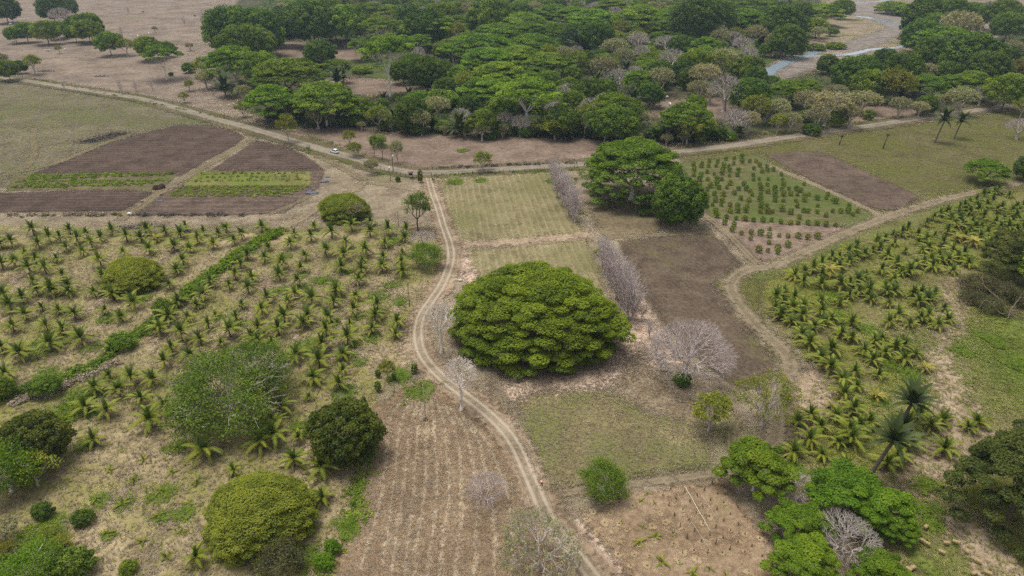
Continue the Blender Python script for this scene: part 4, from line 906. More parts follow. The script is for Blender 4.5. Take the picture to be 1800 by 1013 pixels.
proto_loose('brown_thicket', 241, 9, 0.5, 130, 6000, 0.17, 'thicket', M_GREY, 0.025, 'round', 0.1, 0.0, 0.7)
proto_round('gold_column', 225, 2.0, 3.4, 40, 0.34, 70, 0.16, 'gold', 0.0, trunk=0.1, lump=0.12)
_rt = random.Random(9)
def one(key, x, yt, wpx, label, name=None, ratio=None, cat='tree', variant=None, parts=('trunk', 'crown')):
    return put_tree(key, x, yt, wpx, name or key, ratio=ratio, rng=_rt, label=label, cat=cat, variant=variant, parts=parts)
r_ = one('rain_tree', 940, 483, 292, 'huge green domed rain tree inside the bend of the farm track', 'rain_tree', 0.44); r_.rotation_euler = (0, 0, 0); r_.scale.y *= 0.84
one('rain_tree2', 1110, 248, 168, 'large spreading green tree beside the gravel road, behind a darker round tree', 'rain_tree')
one('mango_tree', 1187, 314, 80, 'dark green round tree in front of the large spreading roadside tree', 'round_tree')
one('brown_mango', 612, 718, 114, 'dark brownish-green round tree at the left corner of the harvested field', 'round_tree')
r_ = one('olive_dome', 464, 853, 186, 'large yellow-green domed tree at the lower left beside the harvested field', 'domed_tree', variant=0, ratio=0.56); r_.rotation_euler = (0, 0, 0.3); r_.scale.y *= 0.86
one('olive_dome', 236, 456, 98, 'yellow-green domed tree among the far left coconut palms', 'domed_tree', variant=1)
one('olive_dome', 606, 342, 82, 'yellow-green domed tree between the small fields and the farm track', 'domed_tree', variant=1, ratio=0.5)
one('pale_tree', 625, 357, 38, 'grey half-leafless shrubby tree leaning against a yellow-green domed tree', 'shrubby_tree', 0.9)
ft_ = one('feathery_tree', 412, 636, 212, 'wide feathery green tree with bare pale branches in the left palm grove', 'feathery_tree')
proto_bare('feather_twigs', 240, 24, 0.53, 200, 0.03, 0.12, M_GREY, 'round', power=0.42, lowz=0.05)
obj('bare_branches', PROTO['feather_twigs'][0][1], ft_); obj('bare_limbs', PROTO['feather_twigs'][0][0], ft_)
one('slim_tree', 735, 337, 44, 'slim tall green tree left of the farm track near the gate', 'slim_tree', 1.65)
one('light_tree', 750, 430, 54, 'round bright green tree on the left side of the farm track', 'round_tree', 0.8)
one('bare_tree', 744, 407, 46, 'low grey leafless shrub tree behind the round green trackside tree', 'bare_shrub', 0.7, parts=('trunk', 'twigs'))
one('tall_bare_tree', 776, 528, 54, 'whitish leafless tree against the left side of the huge rain tree', 'bare_tree', 1.95, parts=('trunk', 'twigs'))
one('tall_bare_tree', 811, 628, 62, 'tall slender leafless tree standing over the farm track below the rain tree', 'bare_tree', 1.8, parts=('trunk', 'twigs'))
one('great_bare_tree', 1207, 568, 142, 'large grey leafless tree with dense twigs beside the fallow ploughed field', 'bare_tree', parts=('trunk', 'twigs'))
one('dark_bush', 1199, 656, 30, 'dark green bush under the large grey leafless tree', 'bush', 0.8, cat='bush')
one('grey_bush_tree', 855, 836, 78, 'small grey leafless tree alone in the harvested field', 'bare_tree', parts=('trunk', 'twigs'))
one('white_bare_tree', 1478, 918, 116, 'whitish leafless tree surrounded by bright green crowns at the lower right', 'bare_tree', parts=('trunk', 'twigs'))
one('hazy_tree', 947, 922, 150, 'grey-green thin-leaved tree at the bottom of the farm track', 'thin_leaved_tree', 0.75, parts=('trunk', 'twigs'))
one('spread_tree', 1340, 668, 124, 'open flat-topped tree with bare spreading limbs beside the right track', 'flat_topped_tree', 0.78)
one('loose_tree', 1246, 696, 66, 'small loose yellow-green tree right of the green field', 'loose_tree')
one('bright_tree', 1323, 792, 114, 'bright green rounded tree at the upper corner of the staked planting', 'bright_tree', variant=0)
one('light_tree', 1060, 822, 74, 'light green tree at the corner between green field and staked planting', 'round_tree', 0.85)
for (x, y, w_, l) in ((1472, 838, 120, 'bright green crown above the whitish leafless tree at lower right'), (1535, 866, 100, 'bright green crown right of the whitish leafless tree, beside the straw bales'),
                      (1395, 900, 96, 'bright green crown left of the whitish leafless tree'), (1568, 915, 62, 'smallest bright green crown, nearest to the straw bales'), (1400, 962, 110, 'bright green crown at the bottom edge left of the whitish leafless tree'), (1540, 985, 90, 'dark lower crown at the bottom edge right of the whitish leafless tree')):
    one('bright_tree', x, y, w_, l, 'bright_tree')
one('grey_bush_tree', 1402, 843, 86, 'grey twiggy shrub tree between bright green crowns at the lower right', 'bare_shrub', 0.6, parts=('trunk', 'twigs'))
one('big_dark', 1772, 772, 210, 'big dark green tree at the lower right edge', 'dark_tree', 0.85)
one('big_dark', 1780, 412, 110, 'dark green tree at the right edge above the dead fallen tree', 'dark_tree', 0.8)
one('leafy_tree', 1806, 432, 90, 'lighter green tree at the right edge beside the dark one', 'leafy_tree', 0.9)
one('umbrella_tree', 1727, 281, 68, 'small flat yellow-green tree alone at the right end of the meadow', 'umbrella_tree', 0.62)
one('dark_tree', 1806, 275, 50, 'dark green tree cut by the right edge beside the meadow track', 'dark_tree', 0.9)
for (x, y, w_, l) in ((1718, 486, 62, 'brown and green thicket at the left of the dead fallen tree'), (1752, 498, 58, 'brown thicket directly behind the dead fallen tree'), (1706, 512, 44, 'low thicket nearest to the palm grove beside the fallen tree'), (1792, 512, 50, 'thicket behind the fallen tree, cut by the right edge'), (1740, 526, 46, 'low brown thicket in front of the fallen tree limbs')):
    one('brown_thicket', x, y, w_, l, 'thicket', cat='thicket')
one('brown_mango', 72, 738, 104, 'dark green tree at the left edge, behind a lighter tree', 'dark_tree', 0.9)
one('light_tree', 22, 790, 96, 'mid-green tree on the left edge in front of the dark one', 'leafy_tree', 1.0)
one('loose_tree', 68, 800, 64, 'small yellowish tree right of the mid-green tree at the left edge', 'loose_tree', 1.1)
one('dark_bush', 78, 888, 34, 'dark round bush below the yellowish tree at the left edge', 'bush', cat='bush')
one('dark_bush', 149, 900, 34, 'green round bush alone on dry ground at the lower left', 'bush', cat='bush')
one('light_tree', 66, 972, 92, 'yellow-green leafy crown at the bottom left edge', 'leafy_tree', 0.8)
one('dark_bush', 136, 974, 64, 'dark green bush at the bottom edge, lower left', 'bush', 0.75, cat='bush')
one('loose_tree', 108, 948, 42, 'yellow-green bush above the dark green bush at lower left', 'bush', 0.8, cat='bush')
one('loose_tree', 92, 928, 38, 'thin leafy shrub in the green gully at lower left', 'bush', 0.8, cat='bush')
one('pale_tree', 12, 920, 50, 'dry half-bare shrub at the left edge near the bottom', 'dry_shrub', 0.8, cat='shrub')
one('gold_tree', 14, 956, 30, 'small yellow shrub at the left edge near the bottom', 'yellow_shrub', 0.7, cat='shrub')
one('bush', 10, 985, 46, 'green bush in the bottom left corner', 'bush', 0.8, cat='bush')
one('bush', 228, 990, 30, 'small light green bush at the bottom of the left grove', 'bush', 0.8, cat='bush')
one('brown_thicket', 494, 962, 84, 'dull green bush at the bottom edge below the large domed tree', 'bush', 0.7, cat='bush')
one('bright_bush', 586, 953, 27, 'bright green small bush at the edge of the harvested field', 'bright_bush', cat='bush')
one('bright_bush', 571, 978, 34, 'bright green low bush at the bottom edge beside the harvested field', 'bright_bush', 0.7, cat='bush')
one('leafy_tree', 4, 668, 46, 'green bushy tree on the left edge at the end of the ditch', 'bushy_tree', 0.9)
one('leafy_tree', 85, 664, 48, 'green bush overhanging the grassy ditch at the left', 'bush', 0.75, cat='bush')
one('bush', 216, 588, 42, 'dark green bush on the ditch bank in the left grove', 'bush', 0.7, cat='bush')
one('bush', 290, 528, 34, 'green bush on the ditch bank between left grove palms', 'bush', 0.9, cat='bush')
one('loose_tree', 682, 634, 26, 'thin pale green young tree on the slope above the harvested field', 'young_tree', 1.6)
for (x, y, w_, l) in ((729, 640, 12, 'dark conical little tree nearest to the bend of the farm track'), (665, 672, 12, 'dark conical little tree left of the thin pale young tree'), (693, 658, 8, 'smallest dark conical tree beside the thin pale young tree'),
                      (640, 698, 8, 'small dark conical tree above the brownish round tree'), (634, 720, 12, 'dark conical little tree touching the brownish round tree'), (665, 650, 10, 'lighter conical little tree at the head of the conical row')):
    one('conical_tree', x, y, w_, l, 'conical_tree', 1.6)
for i, (x, y, l) in enumerate(((629, 843, 'small dark shrub at the left edge of the harvested field, upper one'), (622, 884, 'small dark shrub at the left edge of the harvested field, lower one'))):
    one('dark_bush', x, y, 8, l, 'small_shrub', 1.0, cat='shrub')
one('gold_column', 739, 298, 9, 'yellowish clipped columnar shrub beside the gate', 'columnar_shrub', 2.7, cat='shrub')
one('dark_bush', 700, 311, 9, 'dark green small shrub left of the gate notice board', 'shrub', 1.0, cat='shrub')
one('pale_tree', 653, 281, 26, 'pale thin tree on the roadside left of the lamp post', 'thin_tree', 1.0)
one('loose_tree', 849, 267, 32, 'light green small tree on the far verge of the gravel road', 'loose_tree', 1.1)
one('loose_tree', 625, 250, 28, 'yellow-green tree behind the road near the white car', 'loose_tree', 0.95)
one('slim_tree', 659, 236, 17, 'first thin tree of the roadside clump behind the lamp post', 'slim_tree', 2.4)
one('slim_tree', 673, 240, 18, 'second thin tree of the roadside clump behind the lamp post', 'slim_tree', 2.3)
one('pale_tree', 699, 246, 24, 'pale half-bare tree at the right of the roadside clump', 'thin_tree', 1.7)
one('loose_tree', 762, 314, 6, 'little shrub right of the gate post', 'shrub', 1.2, cat='shrub')
# rows of leafless lilac saplings between the fields
def sap_row(a, b, n, lab, grp, w0, w1):
    for i in range(n):
        t = i / (n - 1); x = a[0] + (b[0] - a[0]) * t; y = a[1] + (b[1] - a[1]) * t
        wp = w0 + (w1 - w0) * t
        r = put_tree('bare_sapling', x + _rt.uniform(-4, 4), y + _rt.uniform(-5, 5), wp * _rt.uniform(0.85, 1.2), 'bare_sapling', lab, grp, 1.55, _rt, cat='sapling', parts=('trunk', 'twigs'))
sap_row((968, 268), (1014, 326), 15, 'leafless lilac sapling of the upper row', 'bare saplings in the upper row', 32, 44)
sap_row((1058, 408), (1108, 474), 16, 'leafless lilac sapling of the lower row', 'bare saplings in the lower row', 42, 58)
sap_row((1130, 530), (1165, 610), 4, 'leafless grey sapling right of the rain tree', 'bare saplings beside the rain tree', 24, 34)

# ================================================================== the wood by the river and the pastures beyond
KEY = {'U': ('umbrella_tree', 'green umbrella tree'), 'F': ('flat_tree', 'flat-topped green tree with pale limbs'), 'D': ('dark_tree', 'dark green rounded tree'), 'G': ('leafy_tree', 'mid-green leafy tree'),
       'O': ('loose_tree', 'loose yellow-green tree'), 'B': ('bare_tree', 'leafless grey tree'), 'P': ('pale_tree', 'pale half-leafless tree'), 'K': ('gold_tree', 'golden-green tree'),
       'b': ('bush', 'green bush'), 'd': ('dark_bush', 'dark green bush'), 'C': ('corozo_palm', 'dark corozo palm'), 'S': ('bare_sapling', 'thin leafless sapling')}
WOOD = [
 (0, 0, [('D', 60, -30, 170), ('D', 390, -35, 170), ('D', 480, -30, 130), ('G', 120, 188, 105), ('G', 200, 158, 125), ('G', 345, 145, 150), ('G', 410, 150, 115), ('G', 470, 155, 95), ('G', 540, 178, 105), ('G', 560, 108, 130), ('G', 655, 93, 180), ('G', 640, 140, 150),
   ('B', 450, 50, 160), ('G', 785, 224, 150), ('O', 900, 268, 105), ('G', 1060, 258, 155), ('G', 1175, 293, 100), ('F', 1172, 322, 215, 0.95), ('b', 1330, 443, 90), ('O', 1450, 398, 140), ('O', 1335, 560, 70), ('O', 1300, 648, 66), ('P', 1340, 300, 60), ('O', 420, 318, 50),
   ('G', 75, 425, 130), ('D', 150, 425, 85), ('O', 250, 380, 120), ('P', 15, 370, 120), ('O', 1090, 185, 34), ('S', 905, 40, 30), ('S', 1435, 60, 60), ('S', 1300, 100, 45), ('S', 862, 175, 50), ('S', 860, 540, 70), ('S', 960, 555, 50), ('S', 1075, 560, 45), ('S', 455, 560, 40),
   ('D', 1650, 42, 300), ('G', 1725, 175, 260), ('U', 1665, 320, 320, .75), ('C', 1590, 510, 210), ('P', 1720, 598, 120), ('P', 1455, 500, 130), ('O', 1712, 715, 95), ('S', 540, 575, 30), ('d', 1205, 508, 34)]),
 (450, 0, [('D', 40, 60, 300), ('D', 200, 65, 230), ('D', 420, 0, 290), ('D', 310, 20, 180), ('D', 510, -5, 170), ('G', 40, 200, 210), ('G', 70, 365, 230), ('U', 240, 415, 430), ('U', 130, 595, 310, .75), ('U', 500, 575, 410, .65), ('P', 300, 685, 170), ('P', 440, 738, 175), ('O', 230, 798, 120, 1.7), ('D', 460, 280, 190, .85), ('C', 575, 455, 200), ('C', 620, 470, 140),
   ('U', 560, 162, 210), ('U', 740, 152, 210), ('F', 880, 122, 235, .8), ('F', 1085, 172, 150), ('F', 1255, 102, 285), ('F', 1425, 108, 180), ('F', 755, 275, 180), ('F', 945, 245, 320, 1.15), ('F', 1135, 248, 200), ('B', 1150, 325, 110, 1.1), ('F', 1390, 305, 210), ('U', 1600, 235, 400), ('U', 1625, 335, 360), ('U', 1700, 440, 360), ('U', 1650, 555, 400), ('U', 1560, 148, 220), ('U', 1685, 165, 300), ('U', 1700, 78, 260), ('U', 1500, 225, 210),
   ('U', 800, 15, 270), ('G', 640, 38, 250), ('B', 700, 82, 125), ('B', 880, 60, 105), ('D', 1080, 25, 160), ('D', 1200, 55, 260), ('G', 1330, 15, 200), ('P', 1500, 12, 150), ('G', 1650, -12, 260), ('D', 1105, 375, 150), ('D', 1040, 425, 150), ('D', 1205, 395, 210), ('D', 1305, 420, 150), ('b', 1240, 525, 180, .4), ('b', 1160, 545, 110, .4), ('C', 900, 640, 110), ('C', 1080, 605, 120), ('D', 1110, 695, 220), ('C', 985, 745, 190), ('C', 1095, 775, 200),
   ('b', 1300, 635, 250, .5), ('b', 1400, 600, 150, .5), ('G', 760, 695, 160), ('D', 815, 742, 120), ('P', 670, 715, 160), ('O', 870, 738, 160), ('P', 1165, 770, 140, 1.3), ('C', 1430, 775, 230), ('B', 1445, 755, 150), ('G', 1590, 778, 180), ('C', 1685, 820, 190), ('B', 1590, 865, 140), ('B', 1750, 785, 140), ('B', 1690, 685, 130), ('O', 660, 918, 95), ('O', 860, 948, 125, .7), ('b', 890, 695, 80), ('F', 160, 690, 100, 1.5), ('b', 420, 430, 120, .4), ('b', 560, 420, 180, .35), ('b', 740, 470, 140, .3), ('b', 1010, 660, 110, .4)]),
 (900, 0, [('U', 80, 85, 350), ('U', 110, 150, 300), ('U', 150, 235, 310), ('U', 50, 325, 310), ('U', 250, 375, 340), ('D', 60, 18, 160), ('P', 160, 12, 130), ('U', 300, 28, 260), ('U', 430, 45, 260), ('U', 560, 62, 330), ('D', 590, 150, 210), ('U', 780, 118, 190), ('U', 700, -5, 210), ('B', 580, 8, 105), ('B', 720, 42, 110), ('U', 900, 32, 350), ('U', 1030, 68, 300), ('U', 1160, 38, 300), ('U', 1130, 118, 260), ('P', 1000, 5, 150), ('U', 1330, 108, 210), ('D', 1400, -8, 260), ('D', 1280, -15, 300), ('U', 1600, 56, 335), ('U', 1680, -22, 260), ('D', 1755, 45, 130), ('P', 1440, 68, 125),
   ('B', 1285, 145, 155), ('P', 1400, 155, 185), ('B', 1540, 215, 140), ('P', 1450, 205, 155), ('P', 1700, 175, 160), ('B', 1612, 258, 150), ('U', 1340, 262, 205, .75), ('D', 1185, 245, 160), ('B', 1080, 245, 185, .75), ('B', 872, 232, 190, .75), ('P', 720, 265, 185), ('O', 720, 216, 145, .8), ('C', 455, 225, 190), ('C', 510, 240, 190), ('D', 425, 170, 150), ('D', 560, 190, 150), ('O', 260, 316, 140), ('O', 440, 356, 175), ('P', 355, 325, 130), ('P', 640, 395, 205), ('P', 780, 335, 155), ('C', 800, 420, 150), ('B', 1112, 338, 205), ('G', 1275, 345, 200), ('D', 1200, 415, 160), ('P', 1480, 335, 210), ('G', 1640, 395, 190), ('B', 1600, 425, 110), ('D', 1700, 472, 150), ('P', 1340, 442, 225), ('B', 1485, 522, 255, 1.0), ('P', 1310, 565, 160), ('P', 1030, 472, 200),
   ('U', 880, 495, 190, .8), ('D', 965, 580, 160), ('C', 690, 535, 200), ('C', 585, 490, 190), ('C', 845, 615, 190), ('C', 745, 640, 180), ('C', 545, 615, 200), ('D', 520, 550, 200), ('O', 180, 436, 135, 1.1), ('F', 100, 552, 380, .85), ('B', 390, 582, 190, .8), ('B', 290, 712, 155), ('D', 330, 742, 210), ('O', 300, 832, 200, .75), ('O', 510, 722, 150, 1.6), ('U', 712, 658, 300, .85), ('G', 700, 755, 280, .8), ('P', 880, 772, 150, 1.1), ('C', 1010, 890, 130), ('U', 1200, 722, 335, .7), ('G', 1280, 672, 130), ('P', 1100, 805, 185), ('O', 1225, 815, 180), ('B', 1550, 762, 235, .85), ('P', 1650, 782, 170), ('D', 1665, 552, 225), ('O', 1700, 662, 185), ('P', 1785, 735, 130), ('B', 60, 805, 170), ('P', 1390, 632, 110), ('b', 1000, 900, 60), ('D', 640, 560, 170), ('G', 430, 640, 150), ('d', 430, 860, 150, .6), ('d', 200, 860, 130, .6), ('P', 1420, 830, 140), ('P', 1330, 850, 120)]),
 (1350, 0, [('D', 80, 35, 260), ('D', 205, 15, 160), ('U', 360, 25, 255), ('G', 510, -5, 125), ('G', 330, 128, 125), ('D', 120, 172, 210), ('G', 220, 138, 105), ('P', 40, 225, 150), ('G', 440, 195, 75, .7), ('P', 350, 185, 105), ('b', 870, 15, 200, .4), ('b', 960, 30, 160, .5), ('D', 1060, -15, 260), ('D', 1205, -22, 260), ('G', 1130, 95, 190), ('P', 1290, 75, 285), ('G', 1410, 18, 160), ('P', 1505, 45, 165), ('G', 1610, -5, 210), ('G', 1655, 85, 190), ('D', 1040, 135, 210), ('U', 1205, 182, 350), ('D', 1130, 255, 210), ('D', 1395, 232, 330, .85), ('D', 1500, 362, 250), ('P', 1700, 285, 155), ('D', 1795, 262, 110), ('D', 1660, 322, 140), ('K', 1735, 422, 190), ('D', 1240, 432, 160), ('P', 1100, 442, 160), ('D', 905, 372, 250), ('D', 800, 342, 150), ('D', 605, 392, 300, .75), ('D', 410, 385, 125), ('D', 470, 415, 85),
   ('G', 690, 492, 205), ('K', 870, 492, 240), ('C', 925, 585, 150), ('U', 1080, 522, 235, .7), ('U', 1240, 532, 190, .7), ('U', 1400, 502, 250, .7), ('G', 1640, 522, 235), ('D', 1785, 612, 90), ('U', 635, 572, 155, .6), ('U', 125, 562, 235, .7), ('U', 262, 558, 175, .7), ('U', 15, 532, 110, .7), ('P', 470, 595, 155), ('P', 400, 642, 300, .8), ('P', 250, 632, 190), ('P', 650, 642, 255, .6), ('P', 55, 692, 190), ('C', 170, 645, 120), ('d', 300, 872, 135, .55), ('G', 480, 785, 105), ('b', 700, 775, 85), ('P', 910, 682, 155), ('D', 1092, 672, 130), ('P', 1050, 712, 125), ('P', 1200, 662, 125), ('P', 1330, 612, 205), ('B', 1480, 602, 155), ('P', 1605, 592, 160), ('O', 1770, 685, 125), ('B', 1745, 832, 185, .8), ('P', 560, 740, 170), ('P', 330, 760, 170), ('P', 150, 790, 150), ('b', 260, 780, 100), ('O', 60, 800, 120), ('b', 470, 300, 140, .3), ('b', 330, 310, 140, .3), ('d', 620, 590, 130, .5), ('b', 540, 480, 100, .5), ('b', 200, 330, 120, .4), ('O', 1500, 455, 140, .7)]),
]
_rw = random.Random(21)
for (ox, oy, lst) in WOOD:
    for it in lst:
        k, x, y, wp = it[:4]; key, ds = KEY[k]
        bare = k in 'BS'
        put_tree(key, ox + x / 4, oy + y / 4, wp / 4 * (1.12 if k in 'UFDG' else 1.0), {'F': 'umbrella_tree', 'b': 'bush', 'd': 'bush', 'S': 'bare_sapling'}.get(k, key), ds, 'woodland trees, shrubs and palms', it[4] if len(it) > 4 else None, _rw,
                 cat='palm' if k == 'C' else 'bush' if k in 'bd' else 'sapling' if k == 'S' else 'tree', parts=('trunk', 'twigs') if k in 'BSP' else ('trunk', 'crown'))

# thicket along the front of the wood
FRONT = [(470, 205), (520, 218), (600, 224), (720, 234), (800, 239), (900, 243), (1000, 245), (1040, 242), (1140, 250), (1220, 250), (1300, 246)]
for i in range(74):
    f_ = i / 73 * (len(FRONT) - 1); j = min(int(f_), len(FRONT) - 2); t_ = f_ - j
    x = FRONT[j][0] + (FRONT[j + 1][0] - FRONT[j][0]) * t_ + _rw.uniform(-6, 6); y = FRONT[j][1] + (FRONT[j + 1][1] - FRONT[j][1]) * t_
    k = 'bdPCdbPCdOC'[i % 11]; wp = _rw.uniform(16, 30) * (1.3 if k == 'C' else 1); key, ds = KEY[k]
    put_tree(key, x, y - wp * 0.75 - _rw.uniform(-2, 12), wp, {'b': 'bush', 'd': 'bush'}.get(k, key), ds, 'woodland trees, shrubs and palms', None, _rw, cat='palm' if k == 'C' else 'bush' if k in 'bd' else 'tree', parts=('trunk', 'twigs') if k == 'P' else ('trunk', 'crown'))
# further trees standing between those: the wood is closed
FOREST_CORE = [(520, 5), (1380, 2), (1400, 60), (1330, 110), (1290, 150), (1120, 165), (1100, 225), (780, 225), (700, 190), (780, 165), (850, 150), (760, 100), (680, 60), (600, 60), (520, 60), (480, 45)]
_rf = np.random.default_rng(31); placed = [(t[4], t[5]) for t in THINGS if t[2] in ('tree', 'palm') and t[5] > 240]
poly_ = np.array([G(*p)[:2] for p in FOREST_CORE]); lo_, hi_ = poly_.min(0), poly_.max(0); add_ = []
for _ in range(6000):
    p = _rf.uniform(lo_, hi_)
    if poly_sdf(p[None], poly_)[0] < 0: continue
    d_ = min(math.hypot(p[0] - q[0], p[1] - q[1]) for q in placed)
    if d_ > 8.5 + 0.009 * p[1]: placed.append(tuple(p)); add_.append(p)
for p in add_:
    k = _rw.choice('UUUFDDGGPOB'); key, ds = KEY[k]; pr = _rw.choice(PROTO[key]); W = _rw.uniform(11, 17) * (1.25 if k == 'U' else 0.85)
    root = empty({'F': 'umbrella_tree'}.get(k, key), (p[0], p[1], 0), _rw.uniform(0, 6.28), W / pr[2])
    obj('trunk', pr[0], root); obj('twigs' if k in 'BP' else 'crown', pr[1], root)
    if len(pr) > 4 and pr[4]: obj('leaves', pr[4], root)
    THINGS.append((root, ds, 'tree', 'woodland trees, shrubs and palms', p[0], p[1]))
print('fillers', len(add_))
# ================================================================== undergrowth, crops, grass (nobody could count them)
def in_polys(P, polys):
    m = np.zeros(len(P), bool)
    for pl in polys: m |= poly_sdf(P, np.array([G(*p)[:2] for p in pl])) > 0
    return m
def scatter_px(rng, pl, n, exclude=()):
    """points spread evenly over the ground inside an outline"""
    poly = np.array([G(*p)[:2] for p in pl]); lo, hi = poly.min(0), poly.max(0); out = []; got = 0
    while got < n:
        P = rng.uniform(lo, hi, (n * 2, 2)); P = P[poly_sdf(P, poly) > 0]
        if exclude: P = P[~in_polys(P, exclude)]
        out.append(P); got += len(P)
    return np.concatenate(out)[:n]
def clump_stuff(name, P, rng, r, h, per, leaf, mat, label, cat, up=0.5, low=-0.1):
    blobs = []
    for (x, y) in P:
        k = rng.uniform(0.6, 1.4); blobs.append((np.array([x, y, h * k * 0.4]), (r * k, r * k, h * k * 0.6), rng.uniform(0.15, 0.85)))
    V, F, T = blob_leaves(rng, blobs, per, leaf, up=up, low=low)
    V[:, 2] = np.maximum(V[:, 2], 0.02)
    return tag(obj(name, mk(name, V, [F], [mat], {'tint': T})), label, cat, kind='stuff')
def tuft_stuff(name, P, rng, h, wd, blades, mat, label, cat):
    """grass: each tuft a few thin upright blades"""
    n = len(P); B = np.repeat(P, blades, 0); m = len(B)
    a = rng.uniform(0, 6.28, m); k = rng.uniform(0.5, 1.4, m)
    B = B + rng.normal(0, wd * 1.1, (m, 2)); d = np.stack([np.cos(a), np.sin(a)], 1); s = np.stack([-d[:, 1], d[:, 0]], 1)
    V = np.zeros((m, 3, 3)); V[:, 0, :2] = B - s * wd * 0.5; V[:, 1, :2] = B + s * wd * 0.5; V[:, 2, :2] = B + d * (h * 1.5 * k)[:, None]; V[:, 2, 2] = h * k * 0.8 + 0.2; V[:, :2, 2] = 0.2
    T = np.repeat(np.clip(np.repeat(rng.uniform(0.1, 0.9, n), blades) + rng.normal(0, 0.15, m), 0, 1), 3)
    return tag(obj(name, mk(name, V.reshape(-1, 3), [np.arange(3 * m).reshape(m, 3)], [mat], {'tint': T})), label, cat, kind='stuff')
r5 = np.random.default_rng(55)
FOREST = [(480, 0), (1480, 0), (1440, 30), (1380, 90), (1330, 140), (1420, 130), (1560, 100), (1590, 70), (1620, 20), (1700, 10), (1720, 60), (1790, 60), (1800, 170), (1600, 200), (1480, 222), (1300, 248), (1000, 242), (720, 232), (600, 222), (500, 205), (395, 170), (400, 80), (420, 30)]
CLEAR = [[(485, 75), (650, 72), (660, 105), (600, 112), (490, 110)], [(560, 138), (700, 130), (770, 155), (740, 178), (600, 168)], [(1130, 170), (1270, 165), (1310, 200), (1250, 215), (1140, 208)], [(1330, 150), (1400, 90), (1460, 20), (1600, 30), (1600, 90), (1500, 110), (1400, 140)], [(1480, 190), (1600, 183), (1620, 200), (1480, 222)]]
PU = scatter_px(r5, FOREST, 4200, CLEAR)
clump_stuff('undergrowth', PU[:3200], r5, 2.6, 3.6, 42, 0.45, PAL['dark'], 'low dark undergrowth filling the wood between the trees', 'undergrowth')
clump_stuff('undergrowth', PU[3200:], r5, 2.0, 1.8, 40, 0.42, PAL['pale'], 'dry pale scrub between the trees of the wood', 'undergrowth')
# crops
def crop_rows(name, rows, step, r, h, per, leaf, mat, label):
    P = []
    for (a, b) in rows:
        A, B = G(*a), G(*b); n = int((B - A).length / step)
        for i in range(n):
            p = A.lerp(B, (i + 0.5) / n); P.append((p.x + r5.normal(0, .25), p.y + r5.normal(0, .45)))
    return clump_stuff(name, np.array(P), r5, r, h, per, leaf, mat, label, 'crop')
crop_rows('leafy_crop', [((52, 310), (306, 306)), ((50, 313), (300, 309)), ((46, 316), (170, 313)), ((42, 320), (300, 319)), ((40, 324), (272, 322)), ((38, 328), (255, 326)), ((18, 329), (120, 330)), ((25, 321), (45, 320))], 1.5, 0.8, 0.8, 34, 0.26, PAL['crop'], 'rows of yellow-green leafy crop on the far left field')
crop_rows('leafy_crop', [((296, 345), (500, 345)), ((300, 341), (515, 341)), ((306, 337), (525, 337)), ((312, 333), (535, 333)), ((320, 329), (540, 329))], 1.3, 0.75, 0.6, 34, 0.24, PAL['crop'], 'bright green leafy crop rows right of the diagonal track')
crop_rows('weedy_crop', [((350, 307), (540, 305)), ((346, 313), (525, 311)), ((340, 319), (545, 317))], 2.2, 0.9, 0.9, 22, 0.28, PAL['mid'], 'thin darker green crop rows above the bright ones', )
# hedge-like weeds along the lower side of the small fields
def weed_row(a, b, n, mat, label, r=0.9, h=0.9):
    A, B = G(*a), G(*b); P = np.array([tuple(A.lerp(B, r5.random()))[:2] for _ in range(n)]) + r5.normal(0, 0.5, (n, 2))
    clump_stuff('weeds', P, r5, r, h, 22, 0.26, mat, label, 'weeds')
weed_row((0, 379), (205, 378), 46, PAL['dry'], 'brown and yellow dry weeds along the lower edge of the left field')
weed_row((235, 379), (440, 379), 42, PAL['brown'], 'dark brown dead weeds along the lower edge of the striped field')
weed_row((45, 380), (210, 379), 16, PAL['gold'], 'yellow weeds along the lower edge of the left field', 0.8, 0.7)
weed_row((540, 258), (545, 272), 10, PAL['mid'], 'green weeds at the top corner of the striped field')
weed_row((765, 296), (1010, 288), 60, PAL['brown'], 'brown weeds along the far side of the gravel road', 0.8, 0.7)
weed_row((765, 309), (1010, 299), 46, PAL['mid'], 'green weeds along the near side of the gravel road', 0.7, 0.6)
weed_row((60, 139), (420, 214), 60, PAL['loose'], 'scrubby weeds along the upper side of the road at left', 0.9, 0.7)
weed_row((1190, 262), (1780, 180), 90, PAL['pale'], 'pale scrub along the upper side of the road at right', 1.6, 1.6)
weed_row((480, 222), (600, 258), 40, PAL['pale'], 'pale scrub behind the road near the white car', 1.3, 1.0)
# the grassy ditch through the left grove
def bank(pts, n, wd, h, per, leaf, mat, label):
    c = spline([tuple(G(*p)[:2]) for p in pts], 1.0); P = c[r5.integers(0, len(c), n)] + r5.normal(0, wd, (n, 2))
    clump_stuff('bank_growth', P, r5, 0.8, h, per, leaf, mat, label, 'growth', up=0.6)
DITCH = [(492, 408), (470, 420), (440, 438), (400, 465), (365, 492), (330, 520), (300, 545), (265, 575), (235, 595), (205, 612), (175, 638), (130, 660), (90, 676), (50, 688), (0, 702)]
bank(DITCH[:6], 420, 1.0, 1.5, 30, 0.28, PAL['bright'], 'tall bright green grass along the upper ditch in the left grove')
bank(DITCH[5:], 420, 1.0, 1.0, 26, 0.24, PAL['feather'], 'green growth on the lower ditch bank in the left grove')
bank([(205, 640), (170, 655), (130, 672), (95, 690), (30, 706)], 160, 0.5, 0.8, 24, 0.2, PAL['dry'], 'dry cut bank of the ditch at the left')
bank([(180, 690), (150, 700), (130, 720), (110, 745)], 90, 1.2, 0.5, 20, 0.22, PAL['crop'], 'yellow-green grass beside the near left palms')
